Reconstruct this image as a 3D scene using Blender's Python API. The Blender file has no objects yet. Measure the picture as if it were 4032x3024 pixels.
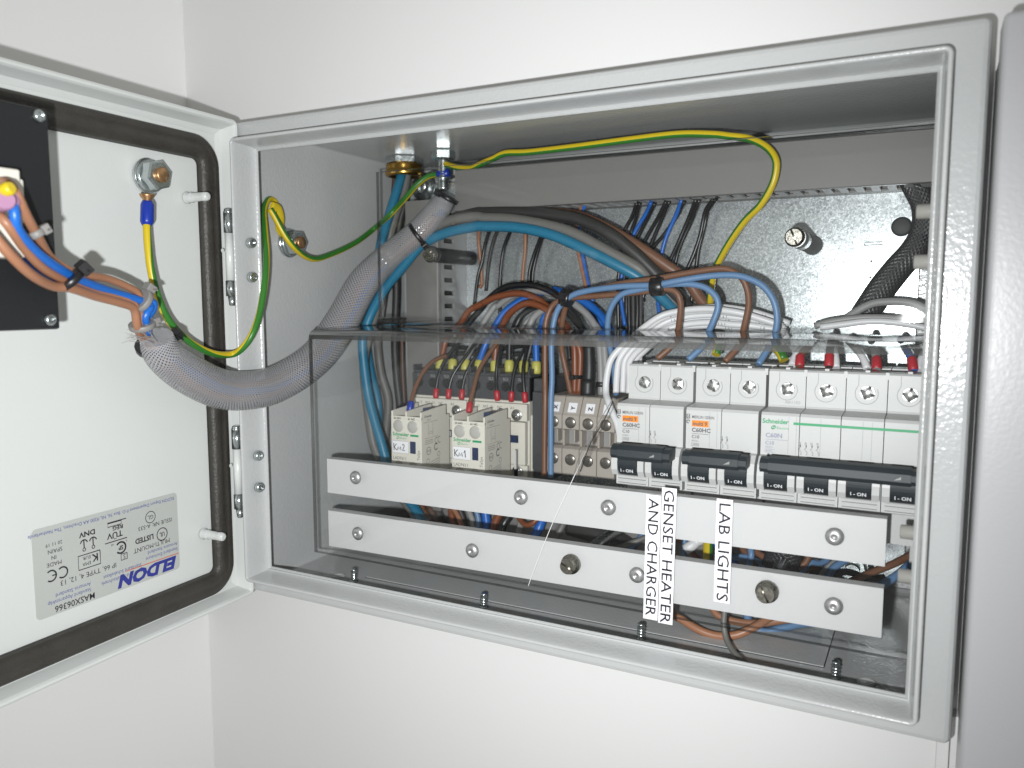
import bpy, bmesh, math, random
from mathutils import Vector, Matrix

random.seed(7)
S = bpy.context.scene
COL = S.collection
MM = 0.001

# ---------------------------------------------------------------- camera, light, exposure
cam_d = bpy.data.cameras.new('camera')
cam = bpy.data.objects.new('camera', cam_d)
COL.objects.link(cam)
cam.matrix_world = Matrix(((0.886381, -0.047072, 0.460558, 0.353737),
                           (0.462956, 0.092426, -0.881549, -0.334929),
                           (-0.001071, 0.994606, 0.103717, 0.165521),
                           (0, 0, 0, 1)))
cam_d.sensor_width = 36
cam_d.lens = 28.24
cam_d.clip_start = 0.01
cam_d.clip_end = 50
cam_d.dof.use_dof = True
cam_d.dof.focus_distance = 0.43
cam_d.dof.aperture_fstop = 11
S.camera = cam

world = bpy.data.worlds.new('World')
S.world = world
world.use_nodes = True
bg = world.node_tree.nodes['Background']
bg.inputs[0].default_value = (1.0, 0.995, 0.96, 1)
bg.inputs[1].default_value = 0.38

ld = bpy.data.lights.new('camera_flash', 'SPOT')   # the flash beside the lens, brightest along its axis
ld.spot_size = math.radians(112)
ld.spot_blend = 1.0
ld.energy = 10.0
ld.color = (0.97, 0.985, 1.0)
ld.shadow_soft_size = 0.0035
lo = bpy.data.objects.new('camera_flash', ld)
lo.location = (0.336, -0.3464, 0.1466)
lo.rotation_euler = Vector((-0.51, 0.86, -0.06)).to_track_quat('-Z', 'Y').to_euler()
COL.objects.link(lo)

S.view_settings.view_transform = 'Standard'
S.view_settings.look = 'None'
S.view_settings.exposure = 0.0
S.view_settings.gamma = 1.0
S.render.engine = 'CYCLES'
S.cycles.use_denoising = True
S.cycles.max_bounces = 12
S.cycles.transparent_max_bounces = 24
S.cycles.sample_clamp_indirect = 4.0

# ---------------------------------------------------------------- materials
def mat(name, col, rough=0.5, metal=0.0, bump=None, var=None, spec=0.5, coat=0.0, trans=0.0, aniso=None, rvar=None):
    m = bpy.data.materials.new(name)
    m.use_nodes = True
    nt = m.node_tree
    b = nt.nodes['Principled BSDF']
    b.inputs['Base Color'].default_value = (*col, 1)
    b.inputs['Roughness'].default_value = rough
    b.inputs['Metallic'].default_value = metal
    b.inputs['Specular IOR Level'].default_value = spec
    b.inputs['Coat Weight'].default_value = coat
    b.inputs['Transmission Weight'].default_value = trans
    tc = nt.nodes.new('ShaderNodeTexCoord')
    def noise(scale, detail=2.0, stretch=None):
        n = nt.nodes.new('ShaderNodeTexNoise')
        n.inputs['Scale'].default_value = scale
        n.inputs['Detail'].default_value = detail
        if stretch:
            mp = nt.nodes.new('ShaderNodeMapping')
            mp.inputs['Scale'].default_value = stretch
            nt.links.new(tc.outputs['Object'], mp.inputs['Vector'])
            nt.links.new(mp.outputs['Vector'], n.inputs['Vector'])
        else:
            nt.links.new(tc.outputs['Object'], n.inputs['Vector'])
        return n
    if bump:
        n = noise(bump[0], 1.5, bump[3] if len(bump) > 3 else None)
        bp = nt.nodes.new('ShaderNodeBump')
        bp.inputs['Strength'].default_value = bump[1]
        bp.inputs['Distance'].default_value = bump[2] * MM
        nt.links.new(n.outputs['Fac'], bp.inputs['Height'])
        nt.links.new(bp.outputs['Normal'], b.inputs['Normal'])
    if var:
        n = noise(var[0], 4)
        mx = nt.nodes.new('ShaderNodeMix')
        mx.data_type = 'RGBA'
        k = var[1]
        mx.inputs['A'].default_value = (*[c * (1 - k) for c in col], 1)
        mx.inputs['B'].default_value = (*[min(1, c * (1 + k)) for c in col], 1)
        nt.links.new(n.outputs['Fac'], mx.inputs['Factor'])
        nt.links.new(mx.outputs['Result'], b.inputs['Base Color'])
    if rvar:
        n = noise(rvar[0], 4)
        mr = nt.nodes.new('ShaderNodeMapRange')
        mr.inputs['From Min'].default_value = 0.3
        mr.inputs['From Max'].default_value = 0.7
        mr.inputs['To Min'].default_value = rough - rvar[1]
        mr.inputs['To Max'].default_value = rough + rvar[1]
        nt.links.new(n.outputs['Fac'], mr.inputs['Value'])
        nt.links.new(mr.outputs['Result'], b.inputs['Roughness'])
    return m

def galv_mat():
    m = mat('galvanised', (0.5, 0.54, 0.55), 0.36, 0.6)
    nt = m.node_tree
    b = nt.nodes['Principled BSDF']
    tc = [n for n in nt.nodes if n.type == 'TEX_COORD'][0]
    v = nt.nodes.new('ShaderNodeTexVoronoi')
    v.inputs['Scale'].default_value = 1400
    v2 = nt.nodes.new('ShaderNodeTexVoronoi')
    v2.inputs['Scale'].default_value = 800
    ns = nt.nodes.new('ShaderNodeTexNoise')
    ns.inputs['Scale'].default_value = 60
    for n in (v, v2, ns):
        nt.links.new(tc.outputs['Object'], n.inputs['Vector'])
    mx = nt.nodes.new('ShaderNodeMix')
    mx.data_type = 'RGBA'
    mx.inputs['Factor'].default_value = 0.4
    nt.links.new(v.outputs['Color'], mx.inputs['A'])
    nt.links.new(v2.outputs['Color'], mx.inputs['B'])
    bw = nt.nodes.new('ShaderNodeRGBToBW')
    nt.links.new(mx.outputs['Result'], bw.inputs['Color'])
    cr = nt.nodes.new('ShaderNodeValToRGB')
    cr.color_ramp.elements[0].position = 0.2
    cr.color_ramp.elements[0].color = (0.36, 0.39, 0.395, 1)
    cr.color_ramp.elements[1].position = 0.8
    cr.color_ramp.elements[1].color = (0.52, 0.555, 0.565, 1)
    nt.links.new(bw.outputs['Val'], cr.inputs['Fac'])
    nt.links.new(cr.outputs['Color'], b.inputs['Base Color'])
    ad = nt.nodes.new('ShaderNodeMath')
    ad.operation = 'MULTIPLY_ADD'
    ad.inputs[1].default_value = 0.16
    ad.inputs[2].default_value = 0.17
    nt.links.new(bw.outputs['Val'], ad.inputs[0])
    nt.links.new(ad.outputs[0], b.inputs['Roughness'])
    bp = nt.nodes.new('ShaderNodeBump')
    bp.inputs['Strength'].default_value = 0.1
    bp.inputs['Distance'].default_value = 0.0001
    nt.links.new(bw.outputs['Val'], bp.inputs['Height'])
    nt.links.new(bp.outputs['Normal'], b.inputs['Normal'])
    return m

def clear_mat(name, tint, rough=0.03, bump=0.0, f0=0.04, painted_haze=0.0):
    # thin polycarbonate: straight-through transmission plus a Fresnel reflection, same from both sides
    m = bpy.data.materials.new(name)
    m.use_nodes = True
    nt = m.node_tree
    nt.nodes.clear()
    out = nt.nodes.new('ShaderNodeOutputMaterial')
    t = nt.nodes.new('ShaderNodeBsdfTransparent')
    t.inputs[0].default_value = (*tint, 1)
    g = nt.nodes.new('ShaderNodeBsdfGlossy')
    g.inputs['Roughness'].default_value = rough
    lw = nt.nodes.new('ShaderNodeLayerWeight')
    pw = nt.nodes.new('ShaderNodeMath'); pw.operation = 'POWER'; pw.inputs[1].default_value = 5
    ma = nt.nodes.new('ShaderNodeMath'); ma.operation = 'MULTIPLY_ADD'; ma.inputs[1].default_value = 1 - f0; ma.inputs[2].default_value = f0
    mx = nt.nodes.new('ShaderNodeMixShader')
    nt.links.new(lw.outputs['Facing'], pw.inputs[0])
    nt.links.new(pw.outputs[0], ma.inputs[0])
    nt.links.new(ma.outputs[0], mx.inputs[0])
    nt.links.new(t.outputs[0], mx.inputs[1])
    nt.links.new(g.outputs[0], mx.inputs[2])
    if painted_haze:                                  # diffuse grey imitates reflection and refraction in the bend
        df = nt.nodes.new('ShaderNodeBsdfDiffuse')
        df.inputs[0].default_value = (0.17, 0.17, 0.165, 1)
        m2 = nt.nodes.new('ShaderNodeMixShader')
        m2.inputs[0].default_value = painted_haze
        nt.links.new(mx.outputs[0], m2.inputs[1])
        nt.links.new(df.outputs[0], m2.inputs[2])
        nt.links.new(m2.outputs[0], out.inputs[0])
    else:
        nt.links.new(mx.outputs[0], out.inputs[0])
    if bump:
        tc = nt.nodes.new('ShaderNodeTexCoord')
        mp = nt.nodes.new('ShaderNodeMapping')
        mp.inputs['Scale'].default_value = (25, 400, 400)
        n = nt.nodes.new('ShaderNodeTexNoise')
        n.inputs['Scale'].default_value = 1.0
        bp = nt.nodes.new('ShaderNodeBump')
        bp.inputs['Strength'].default_value = bump
        bp.inputs['Distance'].default_value = 0.0006
        nt.links.new(tc.outputs['Object'], mp.inputs['Vector'])
        nt.links.new(mp.outputs['Vector'], n.inputs['Vector'])
        nt.links.new(n.outputs['Fac'], bp.inputs['Height'])
        nt.links.new(bp.outputs['Normal'], g.inputs['Normal'])
        nt.links.new(bp.outputs['Normal'], lw.inputs['Normal'])
    return m

def braid_mat(name, col, k_len, k_round, cover=0.66, rough=0.3):
    # woven filaments laid out along the tube's own length and girth, gaps see-through
    m = bpy.data.materials.new(name)
    m.use_nodes = True
    nt = m.node_tree
    b = nt.nodes['Principled BSDF']
    out = nt.nodes['Material Output']
    b.inputs['Base Color'].default_value = (*col, 1)
    b.inputs['Roughness'].default_value = rough
    uv = nt.nodes.new('ShaderNodeUVMap')
    sep = nt.nodes.new('ShaderNodeSeparateXYZ')
    nt.links.new(uv.outputs[0], sep.inputs[0])
    def math_(op, a, b_=None, c=None):
        n = nt.nodes.new('ShaderNodeMath'); n.operation = op
        for i, v in enumerate((a, b_, c)):
            if v is None: continue
            if isinstance(v, (int, float)): n.inputs[i].default_value = v
            else: nt.links.new(v, n.inputs[i])
        return n.outputs[0]
    u = math_('MULTIPLY', sep.outputs[0], k_len)
    v = math_('MULTIPLY', sep.outputs[1], k_round)
    d1 = math_('ABSOLUTE', math_('SUBTRACT', math_('FRACT', math_('ADD', u, v)), 0.5))
    d2 = math_('ABSOLUTE', math_('SUBTRACT', math_('FRACT', math_('SUBTRACT', u, v)), 0.5))
    h = math_('MAXIMUM', math_('SUBTRACT', 0.5, d1), math_('SUBTRACT', 0.5, d2))
    mask = math_('GREATER_THAN', h, 0.5 - cover / 2)
    bp = nt.nodes.new('ShaderNodeBump')
    bp.inputs['Strength'].default_value = 0.8
    bp.inputs['Distance'].default_value = 0.0005
    nt.links.new(h, bp.inputs['Height'])
    nt.links.new(bp.outputs['Normal'], b.inputs['Normal'])
    t = nt.nodes.new('ShaderNodeBsdfTransparent')
    mx = nt.nodes.new('ShaderNodeMixShader')
    nt.links.new(mask, mx.inputs[0])
    nt.links.new(t.outputs[0], mx.inputs[1])
    nt.links.new(b.outputs[0], mx.inputs[2])
    nt.links.new(mx.outputs[0], out.inputs[0])
    return m

PEEL = (560, 0.36, 0.5)
M = dict(
    wall=mat('wall_paint', (0.69, 0.69, 0.68), 0.6, bump=(260, 0.08, 0.4), var=(3, 0.015)),
    wall2=mat('side_wall_paint', (0.80, 0.80, 0.785), 0.6, bump=(260, 0.08, 0.4), var=(3, 0.015)),
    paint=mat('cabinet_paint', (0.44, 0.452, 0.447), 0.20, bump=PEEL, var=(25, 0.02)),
    paint2=mat('neighbour_paint', (0.37, 0.37, 0.378), 0.32, bump=(560, 0.12, 0.5)),
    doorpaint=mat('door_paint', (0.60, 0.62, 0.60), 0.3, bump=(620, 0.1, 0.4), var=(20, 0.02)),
    gasket=mat('foam_gasket', (0.036, 0.033, 0.027), 0.5, bump=(700, 0.6, 0.5), var=(90, 0.4)),
    zinc=mat('zinc_plating', (0.56, 0.61, 0.61), 0.22, 0.95, bump=(900, 0.15, 0.2), rvar=(500, 0.08)),
    steel=mat('bright_steel', (0.55, 0.55, 0.54), 0.34, 1.0, bump=(1500, 0.25, 0.15), rvar=(700, 0.08)),
    dullsteel=mat('dull_nickel', (0.33, 0.32, 0.28), 0.3, 1.0, bump=(1200, 0.3, 0.2), rvar=(600, 0.1)),
    rivet=mat('satin_aluminium', (0.44, 0.44, 0.44), 0.42, 0.85, rvar=(800, 0.1)),
    copper=mat('copper_stud', (0.48, 0.28, 0.14), 0.38, 0.9, var=(400, 0.25)),
    brass=mat('brass', (0.55, 0.33, 0.08), 0.25, 1.0),
    galv=galv_mat(),
    duct=mat('trunking_pvc', (0.175, 0.171, 0.163), 0.42, bump=(300, 0.05, 0.3), var=(40, 0.03)),
    duct2=mat('trunking_pvc_side', (0.26, 0.26, 0.255), 0.4),
    milk=mat('milky_button', (0.42, 0.41, 0.375), 0.32),
    ductin=mat('trunking_pvc_inside', (0.20, 0.195, 0.185), 0.5),
    strip=mat('white_pvc', (0.52, 0.52, 0.52), 0.45, bump=(200, 0.04, 0.3), var=(60, 0.015)),
    label=mat('label_tape', (0.80, 0.80, 0.82), 0.4),
    ink=mat('black_ink', (0.008, 0.008, 0.014), 0.4),
    paleink=mat('grey_ink', (0.10, 0.10, 0.105), 0.5),
    lilac=mat('lilac_ink', (0.27, 0.27, 0.36), 0.5),
    green=mat('green_ink', (0.01, 0.30, 0.115), 0.45),
    blueink=mat('blue_ink', (0.022, 0.03, 0.24), 0.4),
    lblueink=mat('pale_blue_ink', (0.075, 0.095, 0.28), 0.4),
    redink=mat('red_ink', (0.55, 0.10, 0.04), 0.4),
    orange=mat('orange_ink', (0.80, 0.24, 0.01), 0.4),
    sticker=mat('silver_sticker', (0.43, 0.445, 0.42), 0.35, var=(20, 0.02)),
    breaker=mat('breaker_plastic', (0.53, 0.535, 0.525), 0.42, bump=(500, 0.05, 0.2), var=(50, 0.02)),
    breakertop=mat('breaker_plastic_dark', (0.25, 0.25, 0.24), 0.4),
    seam_and_shade=mat('dark_seam_and_shade', (0.05, 0.05, 0.05), 0.6),
    groove=mat('groove_line', (0.26, 0.26, 0.255), 0.5),
    toggle=mat('toggle_plastic', (0.012, 0.019, 0.024), 0.52, bump=(900, 0.06, 0.2)),
    cream=mat('cream_plastic', (0.66, 0.635, 0.56), 0.42, bump=(600, 0.05, 0.2), var=(60, 0.02)),
    creamside=mat('cream_plastic_side', (0.40, 0.385, 0.335), 0.45, var=(60, 0.02)),
    clampsteel=mat('dark_clamp_steel', (0.20, 0.185, 0.165), 0.3, 0.7),
    anth=mat('anthracite_plastic', (0.055, 0.058, 0.063), 0.45, bump=(600, 0.06, 0.2)),
    hole=mat('black_hole', (0.012, 0.012, 0.013), 0.7),
    peg=mat('milky_peg', (0.27, 0.265, 0.245), 0.3),
    beige=mat('beige_terminal', (0.37, 0.335, 0.295), 0.45, var=(80, 0.03)),
    navy=mat('navy_plastic', (0.015, 0.03, 0.085), 0.35),
    black=mat('black_plastic', (0.010, 0.011, 0.012), 0.45, bump=(700, 0.08, 0.2)),
    tie=mat('black_nylon', (0.010, 0.010, 0.011), 0.35),
    rubber=mat('grey_rubber', (0.05, 0.052, 0.053), 0.6, bump=(300, 0.2, 0.3)),
    clearpin=mat('clear_nylon', (0.75, 0.77, 0.75), 0.2, trans=0.35),
    w_blue=mat('blue_wire', (0.012, 0.12, 0.46), 0.36),
    w_lblue=mat('pale_blue_wire', (0.115, 0.215, 0.37), 0.42),
    w_teal=mat('teal_cable', (0.018, 0.16, 0.27), 0.42),
    w_brown=mat('brown_wire', (0.17, 0.08, 0.045), 0.42),
    w_rust=mat('rust_wire', (0.19, 0.055, 0.02), 0.38),
    w_tan=mat('tan_wire', (0.31, 0.145, 0.08), 0.42),
    w_black=mat('black_wire', (0.011, 0.011, 0.012), 0.32),
    w_soot=mat('sooty_cable', (0.032, 0.032, 0.030), 0.5),
    w_grey=mat('grey_wire', (0.28, 0.28, 0.275), 0.42),
    w_dgrey=mat('dull_grey_cable', (0.145, 0.142, 0.132), 0.48),
    w_white=mat('white_wire', (0.68, 0.68, 0.69), 0.38),
    w_dbrown=mat('dark_brown_cable', (0.085, 0.045, 0.03), 0.48),
    yellow=mat('yellow_wire', (0.56, 0.42, 0.012), 0.36),
    yl=mat('yellow_ferrule', (0.50, 0.47, 0.10), 0.45),
    greenw=mat('green_stripe', (0.03, 0.16, 0.02), 0.36),
    red=mat('red_ferrule', (0.40, 0.02, 0.03), 0.4),
    bluef=mat('blue_lug', (0.006, 0.03, 0.30), 0.35),
    pink=mat('pink_ferrule', (0.34, 0.18, 0.29), 0.4),
    clear=clear_mat('clear_sheet', (0.985, 0.988, 0.986), f0=0.022),
    clearbend=clear_mat('clear_bend', (0.72, 0.73, 0.72), 0.06, 0.9, 0.10, painted_haze=0.30),  # tint and grey carry the fold's dark reflections as colour
    clearedge=clear_mat('clear_edge', (0.42, 0.43, 0.42), 0.25, 0, 0.12),
    crack=mat('crack_white', (0.78, 0.78, 0.78), 0.3),
    braid=braid_mat('braided_sleeve', (0.31, 0.31, 0.32), 500, 28, 0.5, 0.14),
    bbraid=braid_mat('black_braided_sleeve', (0.022, 0.022, 0.024), 400, 16, 0.8, 0.35),
)

# ---------------------------------------------------------------- mesh builder (millimetres)
WO = {}                                   # world origin (mm) of every object built
_txt = {}

def glyphs(s, bold):
    k = (s, bold)
    if k not in _txt:
        c = bpy.data.curves.new('t', 'FONT')
        c.body = s
        c.size = 1
        c.resolution_u = 2
        c.offset = bold
        o = bpy.data.objects.new('t', c)
        me = o.to_mesh()
        _txt[k] = ([tuple(v.co) for v in me.vertices], [tuple(p.vertices) for p in me.polygons])
        o.to_mesh_clear()
        bpy.data.objects.remove(o)
        bpy.data.curves.remove(c)
    return _txt[k]

class MB:
    def __init__(self):
        self.v = []; self.f = []; self.m = []; self.sm = []; self.uv = {}
    def face(self, idx, m=0, sm=False):
        self.f.append(tuple(idx)); self.m.append(m); self.sm.append(sm)
    def box(self, x0, x1, y0, y1, z0, z1, m=0):
        b = len(self.v)
        self.v += [(x, y, z) for z in (z0, z1) for y in (y0, y1) for x in (x0, x1)]
        for q in ((0, 2, 3, 1), (4, 5, 7, 6), (0, 1, 5, 4), (2, 6, 7, 3), (0, 4, 6, 2), (1, 3, 7, 5)):
            self.face([b + i for i in q], m)
        return self
    def obox(self, o, A, B, C, m=0):      # box spanned by three edge vectors from corner o
        o, A, B, C = map(Vector, (o, A, B, C))
        b = len(self.v)
        self.v += [tuple(o + A * i + B * j + C * k) for k in (0, 1) for j in (0, 1) for i in (0, 1)]
        for q in ((0, 2, 3, 1), (4, 5, 7, 6), (0, 1, 5, 4), (2, 6, 7, 3), (0, 4, 6, 2), (1, 3, 7, 5)):
            self.face([b + i for i in q], m)
        return self
    def prism(self, poly, O, U, V, W, m=0):   # polygon (u,v) in plane U,V extruded along W
        O, U, V, W = map(Vector, (O, U, V, W))
        n = len(poly); b = len(self.v)
        for k in (0, 1):
            self.v += [tuple(O + U * p[0] + V * p[1] + W * k) for p in poly]
        self.face([b + i for i in range(n)][::-1], m)
        self.face([b + n + i for i in range(n)], m)
        for i in range(n):
            j = (i + 1) % n
            self.face((b + i, b + j, b + n + j, b + n + i), m)
        return self
    def frame(self, ax):
        ax = Vector(ax).normalized()
        a = ax.orthogonal().normalized()
        return ax, a, ax.cross(a)
    def lathe(self, o, ax, prof, n=16, m=0, sm=True, ref=None):   # prof: (t along axis, radius)
        o = Vector(o); ax, a, c = self.frame(ax)
        if ref is not None:
            a = Vector(ref).normalized(); c = ax.cross(a)
        b = len(self.v)
        for t, r in prof:
            for i in range(n):
                th = 2 * math.pi * i / n
                self.v.append(tuple(o + ax * t + (a * math.cos(th) + c * math.sin(th)) * r))
        for k in range(len(prof) - 1):
            for i in range(n):
                j = (i + 1) % n
                self.face((b + k * n + i, b + k * n + j, b + k * n + n + j, b + k * n + n + i), m, sm)
        self.face([b + i for i in range(n)][::-1], m)
        e = b + (len(prof) - 1) * n
        self.face([e + i for i in range(n)], m)
        return self
    def cyl(self, p0, p1, r, n=16, m=0, sm=True):
        p0, p1 = Vector(p0), Vector(p1)
        return self.lathe(p0, p1 - p0, [(0, r), ((p1 - p0).length, r)], n, m, sm)
    def hexn(self, o, ax, r, h, m=0, rot=0.0):
        o = Vector(o); ax, a, c = self.frame(ax)
        ref = a * math.cos(rot) + c * math.sin(rot)
        self.lathe(o, ax, [(0, r * .9), (h * .12, r), (h * .85, r), (h, r * .88)], 6, m, False, ref)
        return self
    def tube(self, pts, r, k=10, m=0, sub=6, stripe=None, flat=None, closed=False, twist=0.0):
        P = [Vector(p) for p in pts]
        n = len(P)
        path = []; rad = []
        rr = r if isinstance(r, (list, tuple)) else [r] * n
        if closed:
            path = P; rad = rr
        else:
            for i in range(n - 1):
                p0 = P[i - 1] if i else P[0] * 2 - P[1]
                p1, p2 = P[i], P[i + 1]
                p3 = P[i + 2] if i + 2 < n else P[-1] * 2 - P[-2]
                ns = max(2, min(sub, int((p2 - p1).length / max(1.2, min(rr[i], 3) * 1.0)) + 1))
                for s in range(ns):
                    t = s / ns
                    path.append(0.5 * ((2 * p1) + (p2 - p0) * t + (2 * p0 - 5 * p1 + 4 * p2 - p3) * t * t + (3 * p1 - p0 - 3 * p2 + p3) * t ** 3))
                    rad.append(rr[i] * (1 - t) + rr[i + 1] * t)
            path.append(P[-1]); rad.append(rr[-1])
        N = len(path)
        T = []
        for i in range(N):
            if closed: d = path[(i + 1) % N] - path[i - 1]
            else: d = path[min(i + 1, N - 1)] - path[max(i - 1, 0)]
            T.append(d.normalized())
        a = Vector(flat) if flat else T[0].orthogonal()
        def tw(t):
            if not isinstance(twist, tuple): return twist * t
            for (t0, v0), (t1, v1) in zip(twist, twist[1:]):
                if t <= t1: return v0 + (v1 - v0) * (t - t0) / (t1 - t0)
            return twist[-1][1]
        b0 = len(self.v); L = 0
        for i in range(N):
            a = (a - T[i] * a.dot(T[i])).normalized()
            c = T[i].cross(a)
            if i: L += (path[i] - path[i - 1]).length
            for j in range(k):
                th = 2 * math.pi * (j / k + tw(i / N))
                ra, rc = (rad[i], rad[i] * .38) if flat else (rad[i], rad[i])
                self.v.append(tuple(path[i] + a * math.cos(th) * ra + c * math.sin(th) * rc))
        rings = N if closed else N - 1
        for i in range(rings):
            i2 = (i + 1) % N
            for j in range(k):
                j2 = (j + 1) % k
                mm = m
                if stripe is not None and (j + stripe[1]) % k < stripe[2]:
                    mm = stripe[0]
                self.uv[len(self.f)] = ((i / N * L * 1.0, j / k), (i / N * L, (j + 1) / k), ((i + 1) / N * L, (j + 1) / k), ((i + 1) / N * L, j / k))
                self.face((b0 + i * k + j, b0 + i * k + j2, b0 + i2 * k + j2, b0 + i2 * k + j), mm, True)
        if not closed:
            self.face([b0 + j for j in range(k)][::-1], m)
            self.face([b0 + (N - 1) * k + j for j in range(k)], m)
        return self
    def text(self, s, o, size, X=(1, 0, 0), Y=(0, 0, 1), m=0, align='l', bold=0.0, sx=1.0, slant=0.0):
        vs, fs = glyphs(s, bold)
        if not vs: return self
        k = size / 0.70
        o, X, Y = Vector(o), Vector(X).normalized(), Vector(Y).normalized()
        xs = [v[0] for v in vs]
        sh = {'l': 0, 'c': -(min(xs) + max(xs)) / 2, 'r': -max(xs)}[align]
        b = len(self.v)
        self.v += [tuple(o + X * ((v[0] + sh + slant * v[1]) * k * sx) + Y * (v[1] * k)) for v in vs]
        for f in fs: self.face([b + i for i in f], m)
        return self
    def rect(self, o, w, h, X=(1, 0, 0), Y=(0, 0, 1), m=0):
        o, X, Y = Vector(o), Vector(X).normalized(), Vector(Y).normalized()
        b = len(self.v)
        self.v += [tuple(o), tuple(o + X * w), tuple(o + X * w + Y * h), tuple(o + Y * h)]
        self.face((b, b + 1, b + 2, b + 3), m)
        return self
    def line(self, pts, o, w, X=(1, 0, 0), Y=(0, 0, 1), m=0, closed=False):   # flat pen stroke
        o, X, Y = Vector(o), Vector(X).normalized(), Vector(Y).normalized()
        n = len(pts)
        L = [Vector((p[0], p[1])) for p in pts]
        b = len(self.v)
        for i in range(n):
            if closed: d = L[(i + 1) % n] - L[i - 1]
            else: d = L[min(i + 1, n - 1)] - L[max(i - 1, 0)]
            d.normalize()
            q = Vector((-d.y, d.x)) * w / 2
            for s in (1, -1):
                p = L[i] + q * s
                self.v.append(tuple(o + X * p.x + Y * p.y))
        for i in range(n if closed else n - 1):
            j = (i + 1) % n
            self.face((b + 2 * i, b + 2 * i + 1, b + 2 * j + 1, b + 2 * j), m)
        return self
    def frame_rect(self, o, w, h, t, X=(1, 0, 0), Y=(0, 0, 1), m=0):
        return self.line([(0, 0), (w, 0), (w, h), (0, h), (0, 0)], o, t, X, Y, m)
    def ring(self, o, r, t, X=(1, 0, 0), Y=(0, 0, 1), m=0, a0=0, a1=360, n=20):
        return self.line([(r * math.cos(math.radians(a0 + (a1 - a0) * i / n)), r * math.sin(math.radians(a0 + (a1 - a0) * i / n))) for i in range(n + 1)], o, t, X, Y, m)
    def disc(self, o, r, X=(1, 0, 0), Y=(0, 0, 1), m=0, n=20):
        o, X, Y = Vector(o), Vector(X).normalized(), Vector(Y).normalized()
        b = len(self.v)
        self.v += [tuple(o + X * r * math.cos(2 * math.pi * i / n) + Y * r * math.sin(2 * math.pi * i / n)) for i in range(n)]
        self.face(range(b, b + n), m)
        return self
    def xf(self, fn):
        self.v = [tuple(fn(Vector(p))) for p in self.v]
        return self
    def build(self, name, mats, parent=None, bevel=0.0, seg=2, org=None):
        mats = mats if isinstance(mats, (list, tuple)) else [mats]
        xs, ys, zs = zip(*self.v)
        c = org or ((min(xs) + max(xs)) / 2, (min(ys) + max(ys)) / 2, (min(zs) + max(zs)) / 2)
        me = bpy.data.meshes.new(name)
        me.from_pydata([((x - c[0]) * MM, (y - c[1]) * MM, (z - c[2]) * MM) for x, y, z in self.v], [], self.f)
        for m in mats: me.materials.append(M[m])
        me.polygons.foreach_set('material_index', self.m)
        me.polygons.foreach_set('use_smooth', self.sm)
        if self.uv:
            ul = me.uv_layers.new(name='UVMap')
            for p in me.polygons:
                q = self.uv.get(p.index)
                if q:
                    for li, c2 in zip(p.loop_indices, q): ul.data[li].uv = (c2[0] * MM, c2[1])
        if bevel:
            bm = bmesh.new(); bm.from_mesh(me)
            bm.normal_update()
            es = [e for e in bm.edges if len(e.link_faces) == 2 and e.calc_face_angle(0) > 0.6]
            bmesh.ops.bevel(bm, geom=es, offset=bevel * MM, segments=seg, profile=0.5, affect='EDGES', clamp_overlap=True)
            bm.to_mesh(me); bm.free()
        me.update()
        o = bpy.data.objects.new(name, me)
        COL.objects.link(o)
        WO[o] = Vector(c)
        if parent:
            o.parent = parent
            o.location = (Vector(c) - WO[parent]) * MM
        else:
            o.location = Vector(c) * MM
        return o

def tag(o, label=None, cat=None, group=None, kind=None):
    if label: o['label'] = label
    if cat: o['category'] = cat
    if group: o['group'] = group
    if kind: o['kind'] = kind
    return o

def thing(name, loc, label, cat, group=None):
    o = bpy.data.objects.new(name, None)
    o.empty_display_size = 0.01
    COL.objects.link(o)
    o.location = Vector(loc) * MM
    WO[o] = Vector(loc)
    return tag(o, label, cat, group)

def copy_tree(o, shift, parent=None):
    c = o.copy()
    COL.objects.link(c)
    WO[c] = WO[o] + Vector(shift)
    if parent: c.parent = parent
    else: c.location = o.location + Vector(shift) * MM
    for ch in list(o.children): copy_tree(ch, shift, c)
    return c

def rrect(x0, x1, z0, z1, r, d, n=5):     # rounded rectangle path inset by d
    r2 = max(r - d, 0.25)
    pts = []
    for cx, cz, a in ((x1 - d - r2, z1 - d - r2, 0), (x0 + d + r2, z1 - d - r2, 90), (x0 + d + r2, z0 + d + r2, 180), (x1 - d - r2, z0 + d + r2, 270)):
        for i in range(n + 1):
            t = math.radians(a + 90 * i / n)
            pts.append((cx + r2 * math.cos(t), cz + r2 * math.sin(t)))
    return pts

def loop_sweep(mb, rect, r, prof, m=0, n=5, sm=False, closed=True):   # prof: (inset, y)
    b = len(mb.v); K = 4 * (n + 1); N = len(prof)
    for d, y in prof:
        mb.v += [(x, y, z) for x, z in rrect(*rect, r, d, n)]
    for k in range(N if closed else N - 1):
        k2 = (k + 1) % N
        for i in range(K):
            j = (i + 1) % K
            mb.face((b + k * K + i, b + k * K + j, b + k2 * K + j, b + k2 * K + i), m, sm)
    return mb

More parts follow.
